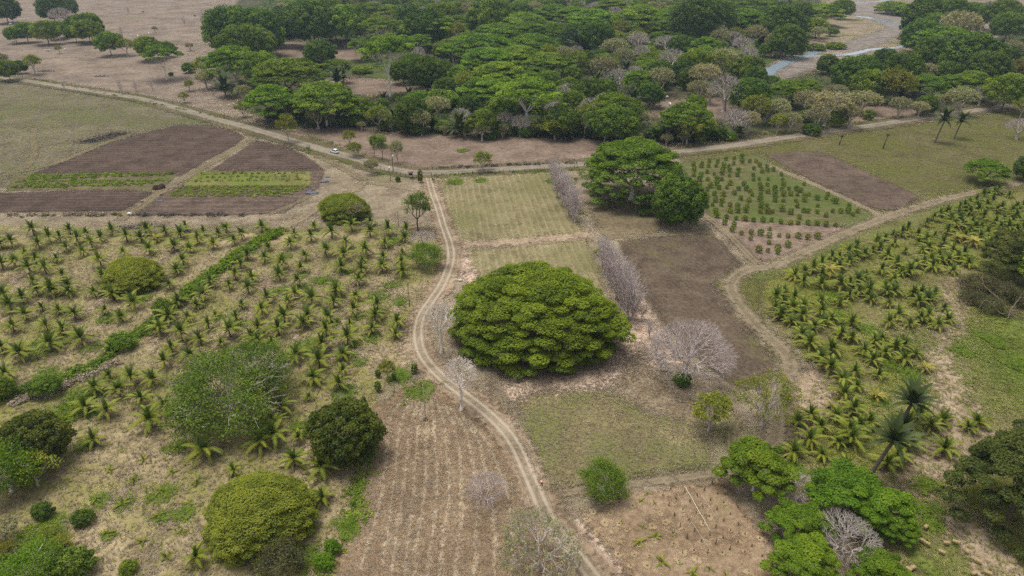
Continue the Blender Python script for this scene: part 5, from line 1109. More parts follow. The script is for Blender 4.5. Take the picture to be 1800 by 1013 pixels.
bank([(645, 725), (650, 780), (630, 850), (618, 930), (560, 1010)], 120, 1.0, 0.5, 20, 0.2, PAL['mid'], 'green growth along the left edge of the harvested field')
bank([(1022, 300), (1000, 340), (1020, 378)], 60, 0.9, 0.5, 18, 0.22, PAL['mid'], 'green weeds under the upper row of bare saplings')
bank([(1050, 440), (1080, 480), (1105, 530)], 60, 0.9, 0.5, 18, 0.22, PAL['mid'], 'green weeds under the lower row of bare saplings')
# grass tufts
NEARL = [(-100, 430), (480, 430), (700, 420), (760, 470), (720, 600), (640, 720), (630, 850), (580, 1010), (-100, 1060)]
NEARR = [(1400, 500), (1640, 400), (1780, 350), (1900, 500), (1900, 1060), (1560, 1060), (1480, 900), (1380, 780), (1440, 660)]
tuft_stuff('dry_grass', scatter_px(r5, NEARL, 26000), r5, 0.26, 0.15, 3, PAL['dry'], 'dry straw-coloured grass over the left grove floor', 'grass')
tuft_stuff('green_grass', scatter_px(r5, NEARL, 7000), r5, 0.32, 0.15, 3, PAL['loose'], 'scattered green grass tufts over the left grove floor', 'grass')
tuft_stuff('green_grass', scatter_px(r5, NEARR, 16000), r5, 0.3, 0.12, 3, PAL['loose'], 'green grass tufts over the right grove floor', 'grass')
tuft_stuff('dry_grass', scatter_px(r5, [(870, 680), (1120, 600), (1260, 720), (1260, 830), (1100, 845), (950, 865)], 9000), r5, 0.16, 0.1, 3, PAL['dry'], 'dry grass on the green field below the rain tree', 'grass')
tuft_stuff('straw_litter', scatter_px(r5, [(745, 675), (660, 725), (650, 850), (585, 1030), (1020, 1030), (930, 880), (830, 735)], 14000), r5, 0.08, 0.12, 3, PAL['dry'], 'loose straw over the harvested field', 'straw')
MEADOWS = [[(0, 150), (260, 186), (300, 215), (190, 250), (60, 300), (0, 320)], [(1330, 262), (1560, 230), (1790, 195), (1800, 320), (1620, 350), (1450, 270)]]
for k_, (pl, l) in enumerate(zip(MEADOWS, ('left meadow', 'right meadow'))):
    tuft_stuff('dry_grass', scatter_px(r5, pl, (6000, 2000)[k_]), r5, 0.25, 0.14, 3, PAL['dry'], 'dry grass tufts scattered over the ' + l, 'grass')
    tuft_stuff('green_grass', scatter_px(r5, pl, 4000), r5, 0.25, 0.16, 3, PAL['loose'], 'green grass tufts scattered over the ' + l, 'grass')
pts = []
for (x, y, r) in GREEN_SPOTS:
    g = G(x, y); n = int(r * r * 7); q = r5.normal(0, 0.42 * r, (n, 2)); pts.append(q + np.array([g.x, g.y]))
tuft_stuff('lush_grass', np.concatenate(pts), r5, 0.42, 0.16, 4, PAL['bright'], 'lush green grass in patches round the young palms', 'grass')

# ================================================================== orchard saplings, stakes, bales
for i in range(2): proto_round('orchard_proto', 300 + i, 1.7, 1.15, 18, 0.3, 30, 0.13, 'bright' if i else 'loose', 0.05, trunk=0.15, lump=0.2)
ORCH = Zm(1200, 260, [(x * 4 / 4.823, y * 4 / 4.823) for (x, y) in [(90, 145), (165, 130), (225, 110), (295, 115), (365, 95), (435, 90), (500, 75), (565, 115), (620, 115), (500, 120), (430, 130), (205, 205), (265, 220), (330, 215), (395, 235), (460, 230), (595, 230), (600, 175), (670, 200), (235, 325), (305, 340), (372, 335), (435, 385), (490, 430), (560, 445), (570, 370), (718, 375), (780, 400), (850, 395), (995, 365), (1065, 395), (1135, 430), (1215, 425), (178, 472), (250, 480), (325, 482), (398, 487), (462, 500), (543, 492), (760, 540), (840, 525), (912, 550), (985, 590), (1060, 540), (1135, 545), (1210, 575), (288, 580), (370, 585), (452, 600), (525, 605), (598, 615), (675, 618), (750, 615), (828, 630), (910, 640), (975, 640), (1057, 640), (1135, 645), (1208, 655), (1293, 655), (1290, 460), (1440, 565), (355, 640), (433, 655), (418, 700), (495, 725), (577, 720), (655, 730), (735, 690), (730, 750), (815, 745), (890, 750), (975, 755), (1055, 765), (1140, 760), (573, 770), (728, 805), (803, 855), (800, 890), (640, 875), (720, 875), (887, 830)]])
_ro = random.Random(6); _po = np.array([G(*p)[:2] for p in [(1205, 290), (1325, 275), (1440, 330), (1530, 378), (1470, 396), (1250, 382), (1222, 340)]])
for yy in (284, 292, 299, 307, 315, 324, 333, 342, 352, 362, 372):
    for k in range(26):
        x, y = 1205 + k * 13 + _ro.uniform(-2.5, 2.5), yy + _ro.uniform(-1, 1)
        if _ro.random() < 0.62 and poly_sdf(np.array([G(x, y)[:2]]), _po)[0] > 1.5 and min(math.hypot(x - q[0], (y - q[1]) * 1.6) for q in ORCH) > 8: ORCH.append((x, y))
for (x, y) in ORCH:
    s = random.Random(int(x * 97 + y)).uniform(0.7, 1.15); P = PROTO['orchard_proto'][int(x) % 2]; g = G(x, y + 3)
    root = empty('orchard_sapling', (g.x, g.y, 0), x, s); obj('trunk', P[0], root); obj('crown', P[1], root)
    THINGS.append((root, 'small leafy orchard sapling', 'sapling', 'saplings of the orchard field', g.x, g.y))
M_STAKE = plain('dark_stake', S(84, 72, 60), 0.9, 0.1); M_POLE = plain('pale_pole', S(196, 186, 160), 0.7, 0.2)
STK = [(545, 130, 1), (450, 215, .7), (525, 330, 1.1), (605, 250, .9), (712, 175, 1), (865, 215, .9), (778, 285, .8), (952, 140, .9), (1045, 60, 1), (1195, 110, .6), (1028, 265, .8), (1115, 185, .5), (692, 385, .7), (590, 450, .9), (855, 425, .7), (935, 350, .6), (1108, 380, .9), (1190, 300, .6), (762, 510, .8), (660, 590, 1.1), (935, 555, .9), (1015, 470, .6), (1190, 515, .8), (1270, 435, .6), (1365, 355, .5), (832, 640, .9), (742, 725, 1.2), (1095, 600, 1), (1020, 690, .8), (1365, 560, .7), (1450, 465, .6), (918, 775, .8), (1092, 800, 1.3), (1180, 730, .8), (1270, 635, .6), (1445, 685, .7), (1540, 595, .6), (993, 910, 1), (1262, 865, .9), (1360, 780, .6), (1625, 735, .5), (1535, 825, .6), (1445, 900, .6), (825, 880, .7), (1175, 910, .6), (1655, 945, .5)]
rs = random.Random(4)
def ring_patch(x, y, r):
    g = G(x, y)
    HOLD[0] = 0
    o = patch('mulch_ring', [(g.x + r * rs.uniform(.75, 1.1) * math.cos(k * .785), g.y + r * rs.uniform(.75, 1.1) * math.sin(k * .785)) for k in range(8)], T_RING, 0.3, world=True, cell=0.35)
    HOLD[0] = None
for (x, y, h) in STK:
    X, Y_ = 1100 + x / 6.923, 840 + (y + 18) / 6.923; g = G(X, Y_)
    root = empty('planting_stake', (g.x, g.y, 0.0), rs.uniform(0, 6), 1.0)
    b = MB(); hh = 0.95 * h; b.tube([(0, 0, -0.1), (rs.uniform(-.1, .1), 0, hh)], [0.07, 0.05], 6); b.tube([(0, 0, hh * .55), (0.16, 0.05, hh * .8)], [0.035, 0.02], 4); obj('stake', b.mesh('stake', M_STAKE), root)
    c = MB()
    nn = np.array([rs.gauss(0, 1) for _ in range(42)]).reshape(14, 3); nn[:, 2] = abs(nn[:, 2])
    Vc, Fc = cards(nn * np.array([.1, .1, .22]) + np.array([0, 0, .18]), nn, np.full(14, 0.07), r5); obj('shoots', mk('shoots', Vc, [Fc], [PAL['thicket']], {'tint': np.full(len(Vc), .4)}), root)
    THINGS.append((root, 'dark planting stake', 'stake', 'stakes in the planting field', g.x, g.y))
    if rs.random() < 0.6: ring_patch(X, Y_, rs.uniform(0.35, 0.55))
for (x, y) in Zm(900, 760, [(570, 570), (525, 625), (650, 645), (595, 705), (715, 710), (690, 580), (755, 650), (670, 780), (780, 785), (745, 865), (860, 870), (965, 875), (835, 945), (950, 945), (1050, 950), (1040, 575), (995, 770), (980, 665), (890, 800), (1130, 715), (1135, 790), (1200, 855), (1660, 985), (1075, 640), (810, 690), (850, 525), (1300, 900), (1170, 910)]):
    ring_patch(x, y, rs.uniform(0.5, 0.7))
    c = empty('planting_hole', (*G(x, y)[:2], 0.0)); b = MB(); b.ball((0, 0, 0.0), (0.2, 0.2, 0.17), 8, 5, 0.2, rs); obj('soil_mound', b.mesh('soil_mound', plain('mound_soil', S(96, 76, 56), 0.95, 0.05)) if 'mm' not in globals() else mm, c); mm = bpy.data.meshes['soil_mound']
    nn = r5.normal(size=(10, 3)); nn[:, 2] = abs(nn[:, 2]); Vc, Fc = cards(nn * .09 + np.array([0, 0, .26]), nn, np.full(10, 0.09), r5); obj('sprout', mk('sprout', Vc, [Fc], [PAL['mid']], {'tint': np.full(len(Vc), .5)}), c)
    g = c.location; THINGS.append((c, 'mulched planting hole', 'planting hole', 'mulched holes in the planting field', g.x, g.y))
for (x, y, s) in [*Zm(900, 760, [(895, 765, .6), (1005, 730, .55), (1060, 905, .65), (1265, 980, .6), (1130, 712, .3), (910, 470, .35), (960, 420, .3), (805, 450, .3), (1000, 490, .3), (1395, 955, .35), (915, 660, .35), (765, 630, .3), (1170, 915, .3), (1505, 1000, .35)])]:
    g = G(x, y + 3); root = empty('young_plant', (g.x, g.y, 0), rs.uniform(0, 6), s / 0.62); obj('trunk', TRUNKS[0], root, s=(.3, .3, .1)); obj('crown', SEED_ME, root)
    THINGS.append((root, 'small green spiky young plant', 'plant', 'young plants in the planting field', g.x, g.y))
def laid_pole(a, b_, r, label, mat=M_POLE):
    A, B = G(*a), G(*b_); m = MB(); n = 8; root = empty('laid_pole', (A.x, A.y, 0.12))
    m.tube([((B.x - A.x) * t / n + rs.uniform(-.05, .05), (B.y - A.y) * t / n + rs.uniform(-.05, .05), 0.1 + r) for t in range(n + 1)], np.linspace(r, r * .75, n + 1), 6); obj('pole', m.mesh('pole', mat), root)
    tag(root, label, 'pole')
laid_pole((1204, 858), (1248, 936), 0.075, 'long pale pole laid on the ground among the planting stakes')
laid_pole((1189, 868), (1202, 891), 0.03, 'thin pale stick line left of the long pole, upper')
laid_pole((1216, 920), (1244, 964), 0.03, 'thin pale stick line below the long pole')
laid_pole((1232, 872), (1262, 916), 0.03, 'thin pale stick line right of the long pole')
# straw bales
M_BALE = NT('straw_bale'); _p = M_BALE.n.new('ShaderNodeTexCoord').outputs['Object']; _n = M_BALE.noise(M_BALE.vmul(_p, (3, 14, 14)), 1.5, 4)
M_BALE = M_BALE.done(M_BALE.bsdf(M_BALE.ramp(_n, [(0.3, S(140, 122, 84)), (0.7, S(188, 168, 126))]), 0.95, 0.05, None, M_BALE.bump(_n, 0.5, 0.03)))
M_TWINE = plain('twine', S(110, 92, 60))
def bale(x, y, rz, label, L=1.0):
    g = G(x, y); bm = bmesh.new(); bmesh.ops.create_cube(bm, size=1.0)
    for v in bm.verts: v.co = Vector((v.co.x * L, v.co.y * 0.5, v.co.z * 0.42))
    bmesh.ops.bevel(bm, geom=bm.edges[:], offset=0.06, segments=2, affect='EDGES')
    for v in bm.verts: v.co += Vector((rs.uniform(-.015, .015), rs.uniform(-.015, .015), rs.uniform(-.015, .015)))
    me = bpy.data.meshes.new('straw'); bm.to_mesh(me); bm.free(); me.materials.append(M_BALE)
    root = empty('straw_bale', (g.x, g.y, 0.3), rz); obj('straw', me, root, (0, 0, 0.21))
    for dx in (-0.2, 0.2):
        b = MB(); b.tube([(dx * L, .255, .0), (dx * L, .255, .43), (dx * L, -.255, .43), (dx * L, -.255, 0)], .012, 4); obj('twine', b.mesh('twine', M_TWINE), root)
    tag(root, label, 'straw bale', 'straw bales on the grass at the lower right')
BZ = lambda x, y: (1540 + x / 8.965, 900 + y / 8.965)
for (x, y, rz, l, L) in ((435, 238, .1, 'pale thin straw bale nearest to the bright green crowns', .9), (770, 270, .6, 'straw bale farthest up the grass, standing alone near green patch', .75), (705, 485, -.75, 'upper of two straw bales laid end to end', .95), (780, 530, -.75, 'lower of two straw bales laid end to end', .9), (1095, 525, -.15, 'left one of two straw bales side by side in the middle', .85), (1245, 510, -.5, 'right one of two straw bales side by side in the middle', .9),
                         (1020, 668, -.7, 'straw bale below the middle pair on the grass', .85), (1418, 655, .9, 'tilted straw bale on the right near the bare path', .8), (1590, 815, -.75, 'straw bale at the far right of the grass', .9), (565, 915, .3, 'straw bale beside the dark green grass strip at bottom', .9), (500, 940, -1, 'straw bale leaning next to another at the bottom left of the strip', .8), (1530, 1005, .2, 'left straw bale cut by the bottom edge', .8), (1750, 1000, -.6, 'right straw bale cut by the bottom edge', .85)):
    bale(*BZ(x, y), rz, l, L)

# ================================================================== car, gate, notice board, posts
M_WHITE = plain('car_white', (0.78, 0.78, 0.78), 0.25, 0.5, 0.02); M_GLASS = plain('car_glass', (0.03, 0.035, 0.045), 0.1, 0.6, 0.05); M_TYRE = plain('tyre', (0.02, 0.02, 0.02), 0.9, 0.1); M_RIM = plain('rim', (0.45, 0.45, 0.46), 0.35, 0.5, 0.03, metal=0.7); M_LAMP = plain('lamp_glass', (0.7, 0.68, 0.6), 0.2, 0.5); M_TAIL = plain('tail_red', (0.4, 0.02, 0.02), 0.3, 0.5)
def loft(sections, mat, name):
    """sections: list of (x, [(y,z)...]) rings, closed ends"""
    n = len(sections[0][1]); V = [(x, y, z) for x, ring in sections for (y, z) in ring]
    Q = [(i * n + j, i * n + (j + 1) % n, (i + 1) * n + (j + 1) % n, (i + 1) * n + j) for i in range(len(sections) - 1) for j in range(n)]
    me = bpy.data.meshes.new(name); me.from_pydata(V, [], Q + [tuple(range(n))[::-1], tuple(range((len(sections) - 1) * n, len(sections) * n))]); me.materials.append(mat); me.update(); return me
gA, gB = G(576, 265.5), G(601, 273); cg = G(588.5, 270.0); crz = math.atan2(gB.y - gA.y, gB.x - gA.x) + math.pi
car = empty('white_car', (cg.x, cg.y, 0.33), crz)
def body_ring(w, z0, z1, zs): return [(-w, z0), (w, z0), (w * 1.03, (z0 + z1) / 2), (w * .97, z1), (w * .6, zs), (-w * .6, zs), (-w * .97, z1), (-w * 1.03, (z0 + z1) / 2)]
obj('body', loft([(-2.2, body_ring(.70, .42, .80, .84)), (-2.08, body_ring(.83, .30, .92, .96)), (-1.2, body_ring(.87, .26, .95, .99)), (.9, body_ring(.87, .26, .93, .97)), (1.75, body_ring(.84, .28, .82, .86)), (2.1, body_ring(.74, .34, .70, .73)), (2.2, body_ring(.62, .42, .62, .64))], M_WHITE, 'body'), car)
def cab_ring(w0, w1, z0, z1): return [(-w0, z0), (w0, z0), (w1, z1), (-w1, z1)]
cab = obj('cabin', loft([(-1.95, cab_ring(.78, .60, .94, 1.0)), (-1.45, cab_ring(.80, .62, .94, 1.46)), (-.2, cab_ring(.81, .64, .94, 1.50)), (.45, cab_ring(.80, .62, .94, 1.44)), (1.15, cab_ring(.76, .6, .93, .98))], M_GLASS, 'cabin'), car)
obj('roof', loft([(-1.5, [(-.64, 1.44), (.64, 1.44), (.6, 1.49), (-.6, 1.49)]), (-.2, [(-.66, 1.48), (.66, 1.48), (.62, 1.54), (-.62, 1.54)]), (.45, [(-.64, 1.42), (.64, 1.42), (.6, 1.47), (-.6, 1.47)])], M_WHITE, 'roof'), car)
for sy in (-1, 1):
    for px_ in (-1.5, -.45, .5):
        b = MB(); b.tube([(px_ + (.45 if px_ > 0 else -.1 if px_ < -1 else 0), sy * .82, .93), (px_, sy * .65, 1.46)], .045, 4); obj('pillar', b.mesh('pillar', M_WHITE), car)
    for px_ in (-1.35, 1.35):
        wh = obj('wheel', None, car) if False else empty('wheel', (px_, sy * .78, .33)); wh.parent = car
        b = MB(); b.tube([(0, -.11, 0), (0, .11, 0)], [.33, .33], 14); obj('tyre', b.mesh('tyre', M_TYRE), wh)
        b = MB(); b.tube([(0, sy * .09, 0), (0, sy * .125, 0)], [.2, .19], 10); obj('rim', b.mesh('rim', M_RIM), wh)
    b = MB(); b.box((2.12, sy * .5, .6), (.14, .3, .12)); obj('headlight', b.mesh('headlight', M_LAMP), car)
    b = MB(); b.box((-2.14, sy * .62, .78), (.1, .2, .2)); obj('tail_light', b.mesh('tail_light', M_TAIL), car)
    b = MB(); b.box((.85, sy * .95, 1.0), (.12, .14, .1)); obj('mirror', b.mesh('mirror', M_WHITE), car)
tag(car, 'white hatchback car on the gravel road left of the gate', 'car')

M_IRON = plain('dark_iron', S(70, 62, 60), 0.7, 0.3); M_WOOD = plain('weathered_wood', S(104, 90, 76), 0.9, 0.1); M_ROOF = plain('brown_roof', S(112, 88, 84), 0.85, 0.1); M_BLACK = plain('board_dark', S(34, 28, 30), 0.8, 0.1); M_PAINT = plain('white_paint', (0.72, 0.70, 0.66), 0.6, 0.3, 0.05)
def at_h(x, yb, yt):
    g = G(x, yb); lo, hi = 0.1, 30
    for _ in range(40):
        m = (lo + hi) / 2
        if proj(g.x, g.y, m)[1] > yt: lo = m
        else: hi = m
    return g, lo
gr, gh = at_h(759.5, 318, 304.5); gl = G(743, 317)
gate = empty('gate_frame', (gr.x, gr.y, 0.1)); dxg = gl.x - gr.x
for n_, xx in (('post', 0), ('post', dxg)):
    b = MB(); b.tube([(xx, 0, -.1), (xx, 0, gh)], .11, 8); obj(n_, b.mesh('post', M_IRON), gate)
b = MB(); b.tube([(-.1 * (1 if dxg > 0 else -1), 0, gh - .05), (dxg, 0, gh - .05)], .11, 8); obj('beam', b.mesh('beam', M_IRON), gate)
tag(gate, 'dark goalpost-shaped gate frame over the start of the farm track', 'gate')
g, h = at_h(722.5, 314, 302); nb = empty('notice_board', (g.x, g.y, 0.1), 0.05); k = 1.0
for xx in (-.55, .55):
    b = MB(); b.box((xx, 0, h * .45), (.1, .1, h * .9)); obj('post', b.mesh('post', M_WOOD), nb)
b = MB(); b.box((0, 0, h * .60), (1.0, .12, h * .36)); obj('board', b.mesh('board', M_BLACK), nb)
b = MB(); b.box((0, -.04, h * .30), (1.0, .1, h * .2)); obj('lower_panel', b.mesh('lower_panel', M_PAINT), nb)
rf = MB(); rf.add([(-.95, -.75, h * .82), (.95, -.75, h * .82), (.95, 0, h), (-.95, 0, h), (.95, .75, h * .82), (-.95, .75, h * .82), (-.95, -.75, h * .78), (.95, -.75, h * .78), (.95, 0, h * .95), (-.95, 0, h * .95), (.95, .75, h * .78), (-.95, .75, h * .78)], q=[(0, 1, 2, 3), (3, 2, 4, 5), (6, 9, 8, 7), (9, 11, 10, 8), (0, 6, 7, 1), (4, 10, 11, 5), (1, 7, 8, 2), (2, 8, 10, 4), (0, 3, 9, 6), (3, 5, 11, 9)])
obj('roof', rf.mesh('roof', M_ROOF), nb)
tag(nb, 'small roofed notice board with dark panel above a white panel by the gate', 'notice board')
g, h = at_h(686.5, 318.5, 295); lp = empty('lamp_post', (g.x, g.y, 0))
b = MB(); b.tube([(0, 0, -.2), (0, 0, h * .6), (0, 0, h - .3)], [.1, .075, .065], 8); obj('pole', b.mesh('pole', M_IRON), lp)
b = MB(); b.ball((0, 0, h), (.38, .38, .38), 12, 8); obj('globe', b.mesh('globe', M_PAINT, True), lp)
b = MB(); b.tube([(0, 0, h - .42), (0, 0, h - .3)], [.16, .22], 8); obj('collar', b.mesh('collar', M_IRON), lp)
tag(lp, 'street lamp with a white globe between the road and the yard track', 'lamp post')
g, h = at_h(691.5, 303, 268); up = empty('utility_pole', (g.x, g.y, 0))
b = MB(); b.tube([(0, 0, -.3), (0, 0, h)], [.16, .11], 8); obj('pole', b.mesh('pole', M_WOOD), up)
b = MB(); b.box((0, 0, h - .35), (2.0, .12, .12)); obj('crossarm', b.mesh('crossarm', M_WOOD), up)
for xx in (-.85, -.3, .85):
    b = MB(); b.tube([(xx, 0, h - .29), (xx, 0, h - .1)], [.05, .07], 6); obj('insulator', b.mesh('insulator', M_PAINT), up)
b = MB(); b.tube([(.32, -.1, h - 1.9), (.32, -.1, h - .9)], .26, 10); obj('transformer', b.mesh('transformer', M_PAINT), up)
tag(up, 'wooden utility pole with crossarm and pale transformer beside the road', 'utility pole')
# slender poles along the farm track
for (x, yb, yt, l, bush) in ((748, 739, 676, 'slender bare pole with a tuft at its foot at the head of the harvested field', True), (720, 540, 500, 'thin pole on the left side of the farm track bend', False), (701, 400, 372, 'thin leaning pole beside the slim tall tree', False), (1345, 303, 284, 'short pale post at the corner of the orchard field', False)):
    g, h = at_h(x, yb, yt); r_ = empty('slender_pole', (g.x, g.y, 0)); b = MB(); b.tube([(0, 0, -.2), (.05, 0, h * .5), (-.05, 0, h)], [.09, .07, .05], 6); obj('pole', b.mesh('pole', M_IRON if not bush else M_GREY), r_)
    b = MB(); b.box((0, 0, h - .12), (.7, .07, .07)); obj('crosspiece', b.mesh('crosspiece', M_WOOD), r_)
    if bush:
        V, F, T = blob_leaves(r5, [((0, 0, .35), (.5, .5, .6), .5)], 70, .16); obj('tuft', mk('tuft', V, [F], [PAL['dry']], {'tint': T}), r_)
    tag(r_, l, 'pole')
# post-and-wire fences
def fence(pts, n, h, label, mat=M_WOOD):
    c = spline([tuple(G(*p)[:2]) for p in pts], 0.5); r_ = empty('post_fence', (*c[0], 0.0)); idx = np.linspace(0, len(c) - 1, n).astype(int); P = c[idx] - c[0]
    b = MB(); b.tube([(0, 0, -.1), (0, 0, h)], [.09, .075], 6); me = b.mesh('post', mat)
    for p in P: obj('post', me, r_, (p[0], p[1], 0.1), (rs.uniform(-.06, .06), rs.uniform(-.06, .06), 0), (1, 1, rs.uniform(.85, 1.15)))
    for zz in (.5, .85):
        b = MB(); b.tube([(p[0], p[1], 0.1 + h * zz) for p in P], .018, 4, False); obj('wire', b.mesh('wire', M_IRON), r_)
    tag(r_, label, 'fence')
fence([(763, 311), (800, 308.5), (860, 306), (930, 303), (1015, 296)], 30, 1.3, 'post and wire fence along the road from the gate to the spreading tree')
fence([(742, 313), (725, 313), (700, 308), (672, 300), (640, 289)], 15, 1.3, 'post and wire fence along the road left of the gate')
fence([(760, 299), (850, 294), (940, 289), (1010, 284)], 20, 1.2, 'post fence on the far side of the road opposite the drilled field')
fence([(1190, 262), (1290, 250), (1400, 233), (1560, 210), (1700, 188)], 34, 1.2, 'post fence on the far side of the road at right')
fence([(40, 137), (120, 150), (220, 165), (330, 190), (440, 219)], 26, 1.3, 'post fence on the upper side of the road at left')
fence([(60, 152), (150, 167), (260, 182), (360, 210), (470, 243), (560, 269)], 26, 1.2, 'post fence on the lower side of the road at left')
fence([(1388, 648), (1409, 648), (1425, 648), (1448, 650)], 4, 1.2, 'short pale rail fence between the right track and the palms', M_GREY)

# heaps, sheets and small things round the small fields
M_TARP = plain('blue_grey_sheet', S(82, 88, 102), 0.5, 0.4, 0.25, 1.5); M_HEAP = plain('dark_soil_heap', S(74, 58, 52), 0.95, 0.05, 0.3, 2)
def heap(x, y, rx, ry, h, mat, label, name, cat, lumps=5):
    g = G(x, y); r_ = empty(name, (g.x, g.y, 0.1)); q = random.Random(label)
    for i in range(lumps):
        b = MB(); k = q.uniform(.45, .75); b.ball((q.uniform(-.5, .5) * rx, q.uniform(-.5, .5) * ry, 0), (rx * k, ry * k, h * q.uniform(.6, 1)), 12, 8, 0.14, q); obj('lump' if mat is M_HEAP else 'fold', b.mesh('lump', mat), r_)
    tag(r_, label, cat)
heap(548, 341, 2.2, 1.3, .7, M_TARP, 'blue-grey crumpled sheet at the right end of the lower crop rows', 'plastic_sheet', 'sheet', 7)
heap(544, 336, 1.0, .6, .4, M_TARP, 'small blue-grey sheet just above the crumpled lower sheet', 'plastic_sheet', 'sheet', 4)
heap(572, 320, 1.7, 1.0, .6, M_TARP, 'blue-grey crumpled sheet at the right end of the upper crop rows', 'plastic_sheet', 'sheet', 6)
heap(576, 312, .9, .5, .4, M_TARP, 'smallest blue-grey sheet beside the upper crop rows', 'plastic_sheet', 'sheet', 3)
heap(281, 354, 1.5, .7, .4, M_TARP, 'grey sheet on the field edge right of the diagonal track', 'plastic_sheet', 'sheet', 4)
heap(292, 321, .9, .5, .3, M_TARP, 'small pale sheet at the end of the left crop rows', 'plastic_sheet', 'sheet', 3)
heap(281, 332, 2.1, 1.4, 1.5, M_HEAP, 'dark brown soil heap left of the diagonal track', 'soil_heap', 'heap', 6)
heap(284, 344, .9, .6, .4, M_HEAP, 'small dark heap right of the diagonal track', 'soil_heap', 'heap', 3)
heap(249, 356, .8, .5, .4, M_HEAP, 'small dark heap on the left edge of the diagonal track', 'soil_heap', 'heap', 3)
def brush(x, y, a, b_, h, n, mat, label, rz=0.0, leaf=.35):
    g = G(x, y); q = r5; P = q.normal(size=(n, 3)) * np.array([a, b_, h * .35]) * .5; P[:, 2] = np.abs(P[:, 2]) + .1
    P = rotz(P, rz); r_ = empty('brush_pile', (g.x, g.y, 0.05)); V, F = cards(P, q.normal(size=(n, 3)) + np.array([0, 0, .5]), leaf * q.uniform(.5, 1.3, n), q, .3)
    obj('branches', mk('branches', V, [F], [mat], {'tint': np.repeat(q.random(n), 4)}), r_)['kind'] = 'stuff'
    dd = unit(q.normal(size=(40, 3)) * np.array([1, 1, .25])); A = P[:40]; segs = [(A[i] - dd[i] * 1.0, A[i] + dd[i] * 1.0, .05, .02) for i in range(min(40, n))]; V, F = seg_mesh(segs, 4); obj('sticks', mk('sticks', V, [F], [M_GREY]), r_); tag(r_, label, 'brush pile')
for j, (x, y, s) in enumerate(((160, 250, .8), (183, 244, 1.15), (203, 238, 1.0))): brush(x, y, 6 * s, 3.2 * s, 3.2 * s, 700, PAL['brown'], ('lowest', 'middle', 'highest')[j] + ' dark heap of cut brush on the meadow beside the ploughed field', 0.5)
brush(232, 401, 3.4, 1.6, 1.2, 300, PAL['brown'], 'dark pile of debris on the path behind the left grove')
brush(258, 397, 5.5, 2.0, 1.4, 400, PAL['dry'], 'reddish-brown dry pile right of the dark debris pile', leaf=.4)
brush(178, 135, 5, 2.2, 1.6, 260, PAL['brown'], 'dark brush heap in the pasture above the road')
brush(80, 126, 5, 2.4, 2.2, 260, PAL['brown'], 'dark brush heap beside the road at far left')
def slab(x, y, d, rz, label, mat, name, cat, legs=True):
    g = G(x, y); r_ = empty(name, (g.x, g.y, 0.12), rz)
    b = MB(); b.box((0, 0, d[2]), (d[0], d[1], .08)); obj('top', b.mesh('top', mat), r_)
    for sx in (-1, 1):
        b = MB(); b.box((sx * d[0] * .36, 0, d[2] / 2 - .02), (.12, d[1] * .8, d[2] - .04)); obj('leg', b.mesh('leg', mat), r_)
    tag(r_, label, cat)
slab(809.5, 495, (1.05, .4, .35), .25, 'small white bench beside the inner bend of the farm track', M_PAINT, 'white_bench', 'bench')
slab(228.5, 379, (1.3, .9, .7), 0, 'white box-shaped stand at the lower end of the diagonal track', M_PAINT, 'white_stand', 'stand')
g = G(951.7, 851.4); bo = empty('marker', (g.x, g.y, .3)); b = MB(); b.ball((0, 0, .24), (.22, .22, .22), 12, 8); obj('ball', b.mesh('ball', plain('salmon_plastic', (0.8, 0.42, 0.34), 0.35, 0.5, .03), True), bo); b = MB(); b.tube([(0, 0, 0), (0, 0, .06)], [.2, .14], 8); obj('foot', b.mesh('foot', M_IRON), bo)
tag(bo, 'small salmon-pink ball marker on the right edge of the farm track', 'marker')
# fire ring / pale stone ring in the left grove
for (x, y, r, l) in ((73, 656, .9, 'pale stone ring with green weeds in the lower left grove'), (650, 621, 1.1, 'pale ring of litter right of the left grove palms near the track'), (665, 523, .8, 'pale ring inside a green grass ring near the thin pole')):
    g = G(x, y); r_ = empty('stone_ring', (g.x, g.y, .12))
    for k in range(14):
        b = MB(); a = k * 6.283 / 14; b.ball((r * math.cos(a), r * math.sin(a), .08), (.2, .17, .14), 6, 4, .2, rs); obj('stone', b.mesh('stone', plain('pale_stone', S(176, 162, 146), .9, .1) if 'pale_stone' not in bpy.data.materials else bpy.data.materials['pale_stone']), r_)
    tag(r_, l, 'stone ring')
# dead fallen tree at the right edge
g = G(1772, 556); r_ = empty('fallen_dead_tree', (g.x, g.y, 0)); q = np.random.default_rng(8)
limbs = [[(0, 0, 1.2), (-.3, 3, 2.2), (-1.6, 8, 3.6), (-1.0, 11, 5.2)], [(0, 0, 1.2), (-2.2, -.6, .9), (-4.8, 2.2, 3.0), (-7, .6, .4)], [(0, 0, 1.2), (1.6, -1.5, .8), (4.2, -4, .2)], [(0, 0, 1.2), (.5, -2, .6), (.8, -4, .1)], [(0, 0, 1.2), (2.5, 2.2, 2.2), (5, 4.5, 3)], [(0, 0, 1.2), (-1.5, -2, .7), (-3, -3, .1)], [(0, 0, 1.2), (2.4, .2, 1.4), (5, -.3, .8)]]
for P in limbs:
    b = MB(); c = spline(np.array(P), .6); b.tube(c + q.normal(0, .04, c.shape), np.linspace(.22, .04, len(c)), 6); obj('limb', b.mesh('limb', M_BARK), r_)
tag(r_, 'bleached dead fallen tree with bare limbs at the right edge', 'dead tree')
